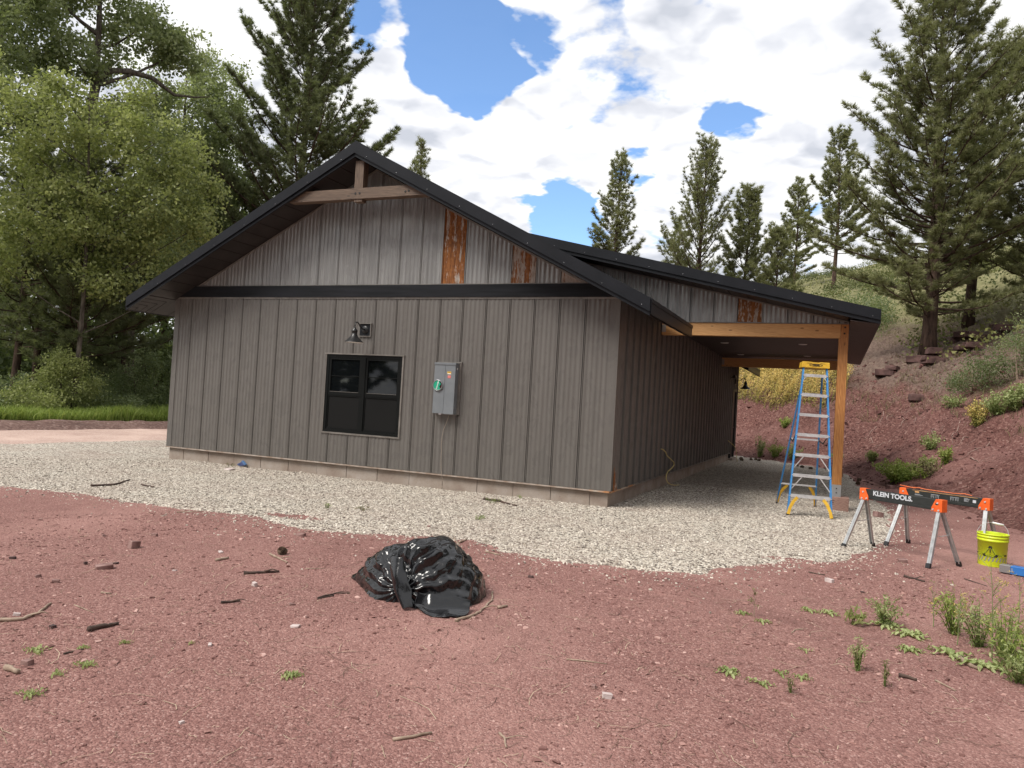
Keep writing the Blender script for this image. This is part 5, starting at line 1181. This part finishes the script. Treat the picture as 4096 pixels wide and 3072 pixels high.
blades('dry_hill_grass', x, y, surf(x, y), rs.uniform(.06, .26, len(x)), .007, M_dry, 94, 'dry tufts and litter on the upper bank', .9)
# yellow flowering stand behind the building
def spikes(n, xf, seed):
    r = np.random.RandomState(seed); x, y = xf(r, n); z = surf(x, y); h = r.uniform(.55, 1.15, n); lx = r.uniform(.10, .42, n)*h
    P_, T_ = [], []
    for k in range(11):
        t = k/10; P_.append(np.stack([x+lx*t*t, y+.05*t, z+h*t], -1)); T_.append(np.clip(.12+t*.95+r.randn(n)*.13, 0, 1))
    P_ = np.concatenate(P_); T_ = np.concatenate(T_); return P_, T_
def stand(r, n):
    x = r.uniform(-3.5, 3.3, n); y = r.uniform(19, 27.5, n); s = sdist(x, y); k = (s > 3.0+.5*fbm(x, y, 3)) & (s < 9.5); return x[k], y[k]
r_ = np.random.RandomState(8); X_, Y_ = stand(r_, 2000); P_, T_ = spikes(len(X_), lambda r, n: (X_, Y_), 9)
V, F = leaves(P_, 6, .060, 10, (.026, .026, .06), 0, .1, .22); tag(np_mesh('yellow_wildflowers', V, F, M_yellow, None, np.repeat(T_, 24)), kind='stuff', label='leaning yellow flowering stalks massed on the slope behind the building')
# dark brush above the flowers
x = rs.uniform(-4, 5, 500); y = rs.uniform(25, 31, 500); z = surf(x, y); cen = np.stack([x, y, z+rs.uniform(.2, 1.4, 500)], -1)
V, F = leaves(cen, 60, .08, 12, (.25, .25, .22)); tag(np_mesh('slope_thicket', V, F, M_leafd, None, np.repeat(rs.uniform(.1, .9, 500), 240)), kind='stuff', label='dark green thicket above the yellow flowers')
def hz(x, y): return float(surf(np.array([x]), np.array([y]))[0])
def clump(x, y, h, w_, label, seed, mt=None, n=160, name='leafy_plant', cat='plant', yellow=False, leaf=.045, lx=0.0):
    """upright bushy plant: thin stems carrying small leaves"""
    r = np.random.RandomState(seed); root = tag(empty(name, (x, y, hz(x, y)-.01)), label, cat); sm = MB(); pts = []; tt = []
    for i in range(max(3, n//(11 if name == 'weed' else 8))):
        a = r.rand()*2*PI; q = r.rand()**.5*w_; hh_ = h*r.uniform(.6, 1)*(1-.35*q/w_); q2 = q*(1.55 if name == 'weed' else 1); b = Vector((math.cos(a)*q*.22, math.sin(a)*q*.22, 0)); e = Vector((math.cos(a)*q2+lx, math.sin(a)*q2, hh_))
        m_ = b.lerp(e, .5)+Vector((0, 0, .04)); sm.tube([b, m_, e], [.0032, .0024, .001] if h < .6 else [.004, .003, .0015], 3, cap=False)
        for k in range(8):
            t = (k+1)/8; p = b.lerp(m_, t*2) if t < .5 else m_.lerp(e, t*2-1); pts.append(tuple(p)); tt.append(t)
    sm.build('stem', M_weed, root)
    wd = name == 'weed'; nl = 3 if wd else 5
    V, F = leaves(np.array(pts), nl, leaf*(1.5 if wd else 1), seed, (leaf*.7, leaf*.7, leaf*.6), 0, .3, .13 if wd else .36)
    tn = np.repeat(np.clip(np.array(tt)*.6+.2+r.randn(len(tt))*.2, 0, 1), nl*4)
    np_mesh('leaves', V, F, (M_yellow if yellow else (mt or M_weed)), root, tn)
    return root
clump(4.38, 9.2, .62, .62, 'bright green bushy plant at the foot of the bank behind the sawhorses', 101, M_grass, 520, leaf=.05)
clump(4.95, 9.1, .45, .35, 'dry greyish plant beside the bright green bushy plant', 102, M_dry, 160)
for i, a_ in enumerate([(.62, 16.8, .95, .22, 'tall green weed beside the far corner of the workshop'), (1.15, 16.4, .62, .30, 'bright green weed at the back edge of the gravel'), (1.75, 15.8, .50, .32, 'low green weed right of the bright green weed behind the gravel'), (5.21, 11.0, .55, .32, 'pale green plant halfway up the red bank'), (5.37, 9.6, .50, .20, 'thin upright plant lower on the red bank'), (5.0, 9.7, .34, .22, 'small plant near the foot of the bank'), (6.0, 13.8, .45, .38, 'grey green plant at the top of the red bank'), (1.3, 18.8, .45, .25, 'small grey plant on the slope behind the workshop'), (3.95, 13.0, .34, .16, 'tiny plant on the bank seen right of the post'), (3.1, 14.8, .22, .20, 'low green patch at the foot of the bank behind the post')]):
    clump(*a_, 110+i, [M_weed, M_grass, M_leafy][i % 3], 150)
for i, a_ in enumerate([(6.25, 11.3, .80, .28, 'yellow flowering plant at the left of the bank top group'), (6.55, 10.9, .70, .40, 'yellow green plant second in the bank top group'), (6.90, 10.8, .75, .40, 'yellow green plant overhanging the red bank near the right edge'), (7.25, 10.7, .80, .45, 'rightmost yellow green plant on top of the red bank')]):
    clump(*a_, 130+i, n=300, yellow=(i == 0), mt=M_weed)
for i, (x_, y_, lb, sc_, mm) in enumerate([(7.6, 14.6, 'big grey green shrub with bare twigs on the bank near the right edge', 1.0, M_leafd), (8.6, 15.6, 'green shrub behind the big grey green shrub at the right edge', 1.1, M_leaf), (6.7, 15.6, 'small grey shrub left of the big shrub on the bank', .6, M_leafd)]):
    z_ = hz(x_, y_); broadleaf((x_, y_, z_), 2, [(0, .8*sc_, .9*sc_, .6*sc_), (.7*sc_, .7*sc_, .8*sc_, .5*sc_), (-.6*sc_, .5*sc_, .6*sc_, .4*sc_), (.3*sc_, 1.3*sc_, .6*sc_, .4*sc_)], lb, 140+i, .05, 46, 2.0, mm, .05, name='shrub', cat='shrub', bark=M_twig, spread=(.14, .14, .12))
# rock ledges under the pines
def boulder(mb, c, s, seed, rot=0):
    r = np.random.RandomState(seed); vs = []
    for v in BOXV*(1+.28*(r.rand(8, 3)-.5)): p = np.array(v)*np.array(s)/2; ca, sa = math.cos(rot), math.sin(rot); vs.append((c[0]+p[0]*ca-p[1]*sa, c[1]+p[0]*sa+p[1]*ca, c[2]+p[2]))
    mb.add(vs, [tuple(f) for f in BOXF])
M_ledge = varied('dark_red_ledge', (.055, .028, .025), (.17, .095, .085), 4, .92, bmp=.6)
for x_, y_, n, lab, sd_ in ((5.35, 19.6, 9, 'dark red rock ledge left of the biggest pine', 1), (7.5, 21.5, 12, 'dark red rock ledge under the leaning pine', 2), (6.5, 19.6, 7, 'broken red rocks right of the biggest pine trunk', 3)):
    mb = MB(); r = random.Random(sd_)
    for k in range(n):
        lx, ly = r.uniform(-1.1, 1.1), r.uniform(-.2, .3); lv = (k % 3)-.7; boulder(mb, (x_+lx, y_+ly, hz(x_+lx, y_+ly)+.02+.14*lv), (r.uniform(.3, .75), r.uniform(.3, .5), r.uniform(.12, .24)), sd_*50+k, r.uniform(-.4, .4))
    tag(mb.build('rock_ledge', M_ledge, None, bevel=.015), lab, 'rock ledge')
mb = MB(); boulder(mb, (5.36, 17.3, hz(5.36, 17.3)+.08), (.42, .3, .24), 5, .3); tag(mb.build('boulder', M_ledge, None, bevel=.03), 'dark boulder lying on the upper bank below the biggest pine', 'boulder')
# exposed roots on the bank
rts = [(4.44, 17.4, .8, -1.2), (4.91, 16.1, .9, -.9), (5.96, 12.1, 1.1, -2.2), (5.98, 10.8, .8, -2.7), (4.51, 14.4, .5, -2.8), (5.83, 9.4, .6, -1.2), (4.7, 17.0, .6, -1.9), (4.2, 16.2, .7, -2.3), (5.2, 15.0, .7, -1.6), (6.3, 10.0, .8, -2.5), (4.0, 15.6, .5, -1.4), (5.5, 13.2, .6, -2.0)]
places = ['high on the bank just right of the post', 'on the bank right of the post below the top root', 'long and curved in the middle of the red bank', 'lying level in the middle of the red bank', 'short and pale low on the bank by the post', 'steep and dark near the bank foot at the right', 'thin among the roots right of the post', 'forked low beside the porch post', 'on the slope below the boulder', 'at the right below the yellow plants', 'short one nearest the post on the bank', 'thin one above the pale green bank plant']
for i, (x_, y_, L_, a_) in enumerate(rts):
    r = random.Random(200+i); mb = MB(); px, py = x_, y_; P1 = []
    for k in range(9):
        P1.append((px, py, hz(px, py)+.016+(.03 if k in (3, 4) else 0))); a_ += r.uniform(-.45, .45); px += math.cos(a_)*L_/8; py += math.sin(a_)*L_/8*1.2
    mb.tube(P1, [.012*(1-.09*k) for k in range(9)], 5)
    q = P1[4]; a2 = a_+1.0; mb.tube([q]+[(q[0]+math.cos(a2)*.09*k, q[1]+math.sin(a2)*.09*k, hz(q[0]+math.cos(a2)*.09*k, q[1]+math.sin(a2)*.09*k)+.014) for k in range(1, 4)], .005, 4)
    tag(mb.build('exposed_root', M_root, None, True), 'bleached root '+places[i], 'root', 'roots hanging out of the bank')
# ------------------------------------------------------------------ STICKS, ROCKS, CONES
def gz(x, y):
    g0 = float(ground_z(np.array([x]), np.array([y]))[0]); s = float(poly_sd(np.array([x]), np.array([y]))[0])
    return max(g0, float(gravel_z(np.array([x]), np.array([y]))[0])) if s > -.1 else g0
STICKS = [
 ([(-1.6, -7.68), (-1.51, -7.57), (-1.56, -7.45), (-1.7, -7.26)], .012, 0, 'long pale curved stick at the left edge of the foreground'),
 ([(-1.55, -7.21), (-1.31, -7.26)], .004, 0, 'thin straight twig right of the long pale curved stick'),
 ([(-1.03, -7.51), (-1.02, -7.41), (-1.0, -7.33)], .016, 2, 'short thick brown stick in the left foreground'),
 ([(-.79, -7.84), (-.78, -7.73)], .006, 2, 'thin brown twig above the weeds at lower left'),
 ([(-.81, -8.13), (-.71, -8.14)], .017, 0, 'stubby piece of wood near the lower left edge'),
 ([(-1.83, -5.69), (-1.82, -5.56)], .013, 0, 'short thick stick left of the pinecone'),
 ([(-1.66, -5.22), (-1.45, -5.34), (-1.28, -5.45)], .010, 0, 'straight stick lying beside the pinecone'),
 ([(-1.3, -5.94), (-1.19, -5.83), (-1.12, -5.74)], .014, 2, 'dark splintered bark piece below the pinecone'),
 ([(-.84, -6.66), (-.81, -6.6), (-.78, -6.54)], .010, 2, 'curved bark strip left of the long dark twig'),
 ([(-.41, -6.16), (-.39, -5.98), (-.31, -5.92)], .007, 2, 'dark crooked twig left of the black bag'),
 ([(-6.22, -3.45), (-6.17, -3.14), (-6.39, -2.7)], .016, 2, 'long dark twig lying on the gravel at the left'),
 ([(-5.93, -2.9), (-5.62, -2.96)], .016, 2, 'short dark twig on the gravel right of the long one'),
 ([(-3.94, -4.14), (-3.78, -3.91)], .007, 0, 'pale straw at the edge of the gravel left of centre'),
 ([(-1.02, -5.54), (-.91, -5.42)], .004, 0, 'thin pale stem between the pinecone and the bag'),
 ([(-1.66, -6.92), (-1.59, -6.9)], .007, 0, 'tiny flat wood chip in the middle of the left foreground'),
 ([(.68, -6.12), (.71, -5.97), (.71, -5.82), (.68, -5.65), (.65, -5.48), (.55, -5.25)], .011, 0, 'curved knobbly branch right of the black bag'),
 ([(-.15, -3.88), (.03, -3.94)], .009, 0, 'short stick at the gravel edge above right of the bag'),
 ([(-.69, -3.51), (-.51, -3.75)], .008, 0, 'small twig behind the bag at the gravel edge'),
 ([(-.55, -3.67), (-.57, -3.45)], .011, 0, 'small thick twig crossing another behind the bag'),
 ([(.78, -5.66), (.81, -5.57)], .012, 0, 'stubby twig right of the curved branch'),
 ([(3.63, -2.32), (3.72, -2.37), (3.8, -2.42)], .012, 2, 'brown stick below the nearer sawhorse'),
 ([(3.35, -5.64), (3.44, -5.66)], .013, 2, 'thick dark stick in the right foreground'),
 ([(3.74, -5.01), (3.78, -5.15), (3.83, -5.21)], .016, 0, 'pale peeled bark strip beside the big weeds'),
 ([(4.19, -1.94), (4.35, -2.16)], .006, 2, 'thin twig in front of the bucket'),
 ([(2.73, -5.02), (2.75, -4.92), (2.8, -4.88)], .005, 0, 'small bent twig in the right middle ground'),
 ([(2.77, -2.74), (2.92, -2.75)], .008, 2, 'dark twig just below the gravel edge on the right'),
 ([(1.24, -7.8), (1.35, -7.66)], .009, 0, 'knobbly stick at the bottom centre'),
 ([(1.61, -7.51), (1.66, -7.55), (1.7, -7.63)], .006, 0, 'bent twig right of the bottom centre stick'),
 ([(1.56, -6.43), (1.79, -6.37)], .005, 0, 'thin pale twig right of centre in the foreground'),
 ([(-.36, -6.05), (-.40, -6.19)], .006, 2, 'short dark twig next to the crooked twig left of the bag'),
 ([(-1.72, .30-.9), (-1.45, -.62), (-1.11, -.78)], .020, 2, 'dark branch on the gravel close to the front wall'),
 ([(3.54, -5.6), (3.63, -5.71)], .006, 0, 'thin yellowish twig right of the thick dark stick')]
for i, (pp, rr, kd, lab) in enumerate(STICKS):
    r = random.Random(300+i); P1 = []
    for a, b in zip(pp[:-1], pp[1:]):
        for k in range(4): t = k/4; P1.append((a[0]+(b[0]-a[0])*t+r.uniform(-1, 1)*rr*.5, a[1]+(b[1]-a[1])*t+r.uniform(-1, 1)*rr*.5))
    P1.append(pp[-1]); n = len(P1); rad = [rr*(1-.45*k/n)*r.uniform(.85, 1.15) for k in range(n)]
    mb = MB(); mb.tube([(p[0], p[1], gz(*p)+rad[k]*.85) for k, p in enumerate(P1)], rad, 7)
    if len(pp) > 2 and rr < .015:
        q = P1[n//2]; mb.tube([(q[0], q[1], gz(*q)+rr), (q[0]+.05, q[1]+.04, gz(*q)+rr*2.5), (q[0]+.09, q[1]+.05, gz(*q)+rr*2)], [rr*.5, rr*.4, rr*.2], 5)
    tag(mb.build('stick', [M_twig, M_root, M_twigd][kd], None, True), lab, 'stick', 'sticks lying on the ground')
ROCKS = [(-3.39, -5.52, .042, 0, 'small red stone, one of the upper ones at the far left'), (-2.78, -5.70, .093, 0, 'upright red brick like stone in the left middle ground'), (-2.30, -6.39, .118, 0, 'long flat red stone at the left, largest there'),
 (-2.36, -6.23, .042, 2, 'dark small stone just right behind the long flat red stone'), (-2.52, -6.38, .040, 2, 'dark red stone left of the long flat red stone'), (-3.04, -6.62, .044, 2, 'black stone near the left edge'),
 (-2.41, -6.85, .038, 0, 'small red stone below the black stone'), (-2.19, -6.87, .044, 0, 'red stone below the long flat red stone'), (-1.25, -7.57, .036, 2, 'dark pointed stone above the stubby wood'),
 (-1.97, -4.40, .082, 0, 'red stone near the gravel edge above the pinecone'), (-.97, -6.19, .039, 1, 'small white cube of stone left of the bag'), (-1.63, -7.53, .036, 1, 'pale stone beside the long pale curved stick'),
 (-.80, -8.03, .048, 0, 'red block of stone near the stubby wood'), (-3.06, -5.23, .053, 0, 'flat red stone far left of the pinecone'), (-2.04, -5.42, .050, 1, 'flat pale stone left of the pinecone'),
 (-1.83, -6.13, .032, 1, 'tiny pale stone in the left centre'), (-.45, -6.40, .038, 0, 'reddish stone below the dark crooked twig'), (-.13, -6.76, .051, 1, 'flat pale pink stone below left of the bag'),
 (-.30, -7.30, .034, 1, 'small pale pink stone at lower centre left'), (.62, -4.62, .048, 2, 'dark flat stone right of the bag'), (3.63, 2.42, .150, 0, 'fist sized pinkish rock on the gravel right of the porch post'),
 (3.68, -1.44, .085, 0, 'reddish rock beneath the nearer sawhorse'), (3.23, -3.31, .033, 2, 'small black stone below the sawhorses'), (4.03, -3.64, .067, 2, 'dark stone among the weeds at the right'),
 (4.17, 8.4, .170, 0, 'squared red rock beside the bright green bushy plant'), (2.96, -3.07, .070, 1, 'pale leaf shaped stone below the gravel edge'), (1.83, -6.77, .033, 0, 'small red stone right of bottom centre'),
 (1.93, -6.87, .048, 1, 'flat pinkish stone right of bottom centre'), (.34, -8.11, .022, 1, 'tiny pale stone at the bottom edge'), (-1.19, -3.16, .044, 0, 'red stone lying alone on the gravel behind the bag'),
 (-6.62, -.50, .17, 1, 'flat whitish stone on the gravel left of the blue brush')]
for i, (x_, y_, s_, kd, lab) in enumerate(ROCKS):
    r = np.random.RandomState(400+i); mb = MB(); ht = s_*r.uniform(.30, .6)*(1.5 if i in (1, 10, 20) else 1)*(.35 if i == 30 else 1)
    boulder(mb, (0, 0, 0), (s_, s_*r.uniform(.5, .8), ht), 400+i, r.uniform(0, 3))
    o = mb.build('stone', [M_rock, M_rockp, M_rockd][kd], None, bevel=s_*.05); o.location = (x_, y_, gz(x_, y_)+ht*.38); o.rotation_euler = (r.uniform(-.15, .15), r.uniform(-.15, .15), 0)
    tag(o, lab, 'stone', 'stones lying on the ground')
def cone():
    mb = MB(); mb.lathe([(.001, -.04), (.018, -.034), (.024, -.01), (.018, .02), (.001, .045)], 0, 0, 10)
    for k in range(64):
        t = k/64; a = k*2.4; z = -.036+.078*t; rr = .036*math.sin(PI*(.12+.82*t))**.8; d = Vector((math.cos(a), math.sin(a), .25+.5*t)).normalized(); sd_ = Vector((-math.sin(a), math.cos(a), 0))
        p = Vector((0, 0, z)); e = p+d*(rr+.008); mb.add([p+d*.008-sd_*.004, p+d*.008+sd_*.004, e+sd_*.009, e+Vector((0, 0, .006)), e-sd_*.009, e-Vector((0, 0, .004))], [(0, 1, 2, 3, 4), (4, 5, 2, 1, 0), (2, 5, 3), (3, 5, 4)])
    return mb
c0 = None
for i, (x_, y_, lab) in enumerate([(-1.58, -5.14, 'pinecone lying on the red soil left of the black bag'), (.25, 14.55, 'pinecone nearest the side door'), (.33, 14.0, 'pinecone below the far door sill'), (.55, 14.7, 'pinecone left in the row behind the gravel'), (.68, 14.95, 'pinecone second in the row behind the gravel'), (.82, 14.6, 'pinecone third in the row behind the gravel'), (3.58, 9.9, 'pinecone at the toe of the bank behind the post'), (3.52, 8.8, 'pinecone on the gravel edge right of the post'), (1.98, 13.4, 'pinecone seen between the ladder legs at the left'), (2.13, 13.0, 'pinecone seen between the ladder legs in the middle'), (2.37, 12.7, 'pinecone seen between the ladder legs at the right')]):
    if c0 is None: o = c0 = cone().build('pinecone', M_cone)
    else: o = c0.copy(); COL.objects.link(o)
    s_ = 1.0 if i == 0 else 1.25; o.scale = (s_, s_, s_); o.location = (x_, y_, gz(x_, y_)+.030*s_ if y_ < 12 or x_ < 1.5 else hz(x_, y_)+.035*s_); o.rotation_euler = (1.3+i*.3, .2*i, i*1.1); tag(o, lab, 'pinecone', 'pinecones on the ground')
# ------------------------------------------------------------------ WEEDS in the foreground
def rosette(x, y, n, L, label, seed, up=.3, mt=None, flat=False):
    r = random.Random(seed); V = []; F = []; tn = []
    for i in range(n):
        a = i*2.4+r.uniform(-.3, .3); l = L*r.uniform(.6, 1.1); el = up*r.uniform(.3, 1.2); tt = r.uniform(.3, 1); K = 9; b = len(V)
        for k in range(K+1):
            t = k/K; rr = l*t; z = l*(el*t-1.15*el*t*t)+.008+.01*math.sin(k*2.0+i); w_ = l*.10*math.sin(PI*min(1, .12+t*.88))**.7*(1.35 if k % 2 else .55)*(1 if k < K else .1)
            cx_, cy_ = rr*math.cos(a+.25*t), rr*math.sin(a+.25*t); nx_, ny_ = -math.sin(a), math.cos(a)
            V += [(cx_-nx_*w_, cy_-ny_*w_, z+w_*.35), (cx_, cy_, z-.002), (cx_+nx_*w_, cy_+ny_*w_, z+w_*.35)]; tn += [tt, min(1, tt+.25), tt]
        for k in range(K):
            for s in (0, 1): F.append((b+3*k+s, b+3*k+s+1, b+3*k+s+4, b+3*k+s+3))
    o = np_mesh('rosette_weed', V, F, mt or M_weed, None, tn); o.location = (x, y, gz(x, y)); return tag(o, label, 'weed')
for i, a_ in enumerate([(.39, -7.44, 14, .10, 'flat green rosette weed at bottom centre left'), (-.55, -7.89, 10, .10, 'small rosette weed at lower left'), (-.69, -7.54, 7, .07, 'tiny sprig of weed in the left foreground'), (-.96, -7.88, 9, .12, 'pale weed beside the stubby wood at lower left'), (-.80, -7.72, 6, .08, 'sparse pale weed above the stubby wood'),
    (-.56, -8.05, 6, .08, 'sparse pale weed right of the red block stone'), (-.44, -8.26, 8, .11, 'weed with narrow leaves near the bottom left corner'), (3.48, -4.59, 16, .20, 'broad leaved rosette weed right of the feathery clump'), (3.45, -5.01, 12, .13, 'pale rosette weed below the broad leaved one'),
    (2.82, -4.32, 9, .11, 'low trailing weed in the right middle ground'), (2.96, -4.30, 9, .12, 'darker low trailing weed next to the pale one'), (2.71, -5.97, 6, .09, 'small two leaved weed right of bottom centre'), (2.83, -5.99, 8, .09, 'sparse weed right of the two leaved one'),
    (2.44, -6.11, 12, .12, 'green rosette weed in the lower middle right'), (2.52, -4.86, 9, .09, 'pale rosette weed left of the trailing weeds'), (2.36, -4.70, 9, .09, 'grassy weed at the foot of the dry stem'), (2.83, -5.4, 5, .07, 'tiny weed above the two leaved one'), (3.35, -4.42, 14, .17, 'leaf rosette under the feathery clump'),
    (3.70, -4.95, 14, .20, 'dusty rosette at the left foot of the big weeds'), (3.86, -5.10, 14, .22, 'large leaved rosette under the big weeds'), (-.40, -7.34, 5, .05, 'single tiny weed in the left foreground'), (2.62, -6.2, 8, .10, 'straggly weed below the green rosette')]):
    rosette(a_[0], a_[1], a_[2]-2, a_[3]*(.75 if a_[0] < 1 else .9), a_[4], 500+i, .35)
clump(3.35, -4.36, .27, .10, 'feathery bright green weed clump in the right foreground', 601, M_weed, 240, 'weed', 'weed', leaf=.022)
clump(3.13, -5.67, .26, .035, 'tall narrow feathery weed in the right foreground', 602, M_weed, 110, 'weed', 'weed', leaf=.016)
clump(3.12, -4.5, .13, .03, 'small sprout with two broad leaves right of centre', 603, M_leafy, 16, 'weed', 'weed', leaf=.045)
clump(3.26, -5.87, .20, .03, 'thin seedling right of the tall narrow weed', 604, M_dry, 60, 'weed', 'weed', leaf=.014)
clump(2.78, -6.25, .13, .03, 'thin pale seedling left of the tall narrow weed', 605, M_dry, 50, 'weed', 'weed', leaf=.012)
for i, a_ in enumerate([(3.80, -4.35, .42, .12, 'leftmost tall weed of the big group at the right edge'), (3.92, -4.60, .36, .13, 'leafy weed in the middle of the big group'), (4.03, -4.75, .44, .12, 'feathery weed behind the middle of the big group'), (4.02, -5.00, .38, .13, 'dense feathery weed in front of the big group'), (4.10, -5.12, .40, .14, 'dense weed at the right edge of the photo'), (4.00, -5.32, .26, .12, 'lowest weed of the big group at the right edge'), (4.28, -4.55, .46, .14, 'tall feathery weed at the far right edge')]):
    clump(*a_, 610+i, M_weed if i % 2 else M_grass, 230, 'weed', 'weed', leaf=.024)
for i, a_ in enumerate([(-1.02, -2.29, .10, .10, 'grass tuft on the gravel behind the bag'), (-2.39, -2.65, .09, .10, 'grass tuft on the gravel left of centre'), (-2.83, -2.84, .13, .04, 'thin weed on the gravel left of the grass tuft'), (-6.95, -.16, .17, .10, 'thin dry weed against the foundation left of the blue brush'), (-1.50, -.75, .14, .07, 'grass tuft beside the dark branch on the gravel'), (-1.35, -.12, .10, .05, 'small weed at the foot of the front wall')]):
    clump(*a_, 630+i, M_dry if i in (1, 3) else M_weed, 60, 'weed', 'weed', leaf=.016)
def dry_stem(x, y, h, label, seed, spread=.5, n=9, fl=False):
    r = random.Random(seed); mb = MB(); root = tag(empty('dry_weed', (x, y, gz(x, y))), label, 'weed'); ax = []
    p = Vector((0, 0, -.01)); d = Vector((r.uniform(-.08, .08), r.uniform(-.05, .05), 1)).normalized()
    for k in range(9): ax.append(p.copy()); p = p+d*h/8; d = (d+Vector((r.uniform(-.06, .06), r.uniform(-.06, .06), 0))).normalized()
    mb.tube(ax, [.0042*(1-.09*k) for k in range(9)], 5); tips = []
    for k in range(n):
        t = r.uniform(.25, .95)*8; j = int(t); b = ax[j].lerp(ax[min(j+1, 8)], t-j); a = r.uniform(0, 6.28); l = h*spread*r.uniform(.25, .6)*(1-.4*t/8)
        e = b+Vector((math.cos(a)*l*.8, math.sin(a)*l*.8, l*.75)); m_ = b.lerp(e, .5)+Vector((0, 0, l*.08)); mb.tube([b, m_, e], [.002, .0016, .001], 4, cap=False); tips.append(e)
        for q in range(3): f_ = m_.lerp(e, r.random()); g_ = f_+Vector((r.uniform(-1, 1), r.uniform(-1, 1), r.uniform(.2, 1)))*l*.22; mb.tube([f_, g_], [.0012, .0008], 3, cap=False); tips.append(g_)
    mb.build('stem', M_yg if fl else M_twig, root)
    V, F = leaves(np.array([tuple(t) for t in tips]), 3, .010, seed, (.006, .006, .006)); np_mesh('seed_heads', V, F, M_yellow if fl else M_dry, root, np.full(len(V), .8))
    return root
M_yg = mat('green_stem', (.20, .24, .10), .7)
dry_stem(2.45, -4.72, .22, 'leafless dry stem standing in the right middle ground', 701, .5, 8)
dry_stem(3.72, -3.8, .30, 'thin dry stem in front of the sawhorses', 702, .4, 9)
dry_stem(3.94, -4.91, .66, 'tallest branching weed stalk reaching up to the bucket', 703, .55, 14, True)
dry_stem(4.12, -4.60, .52, 'yellow flowered weed stalk at the right edge', 704, .5, 12, True)
dry_stem(3.78, -4.62, .40, 'short branching stalk left of the tallest weed', 705, .5, 10, True)
dry_stem(3.68, -4.2, .28, 'small branching stalk left of the big weed group', 706, .5, 8, True)
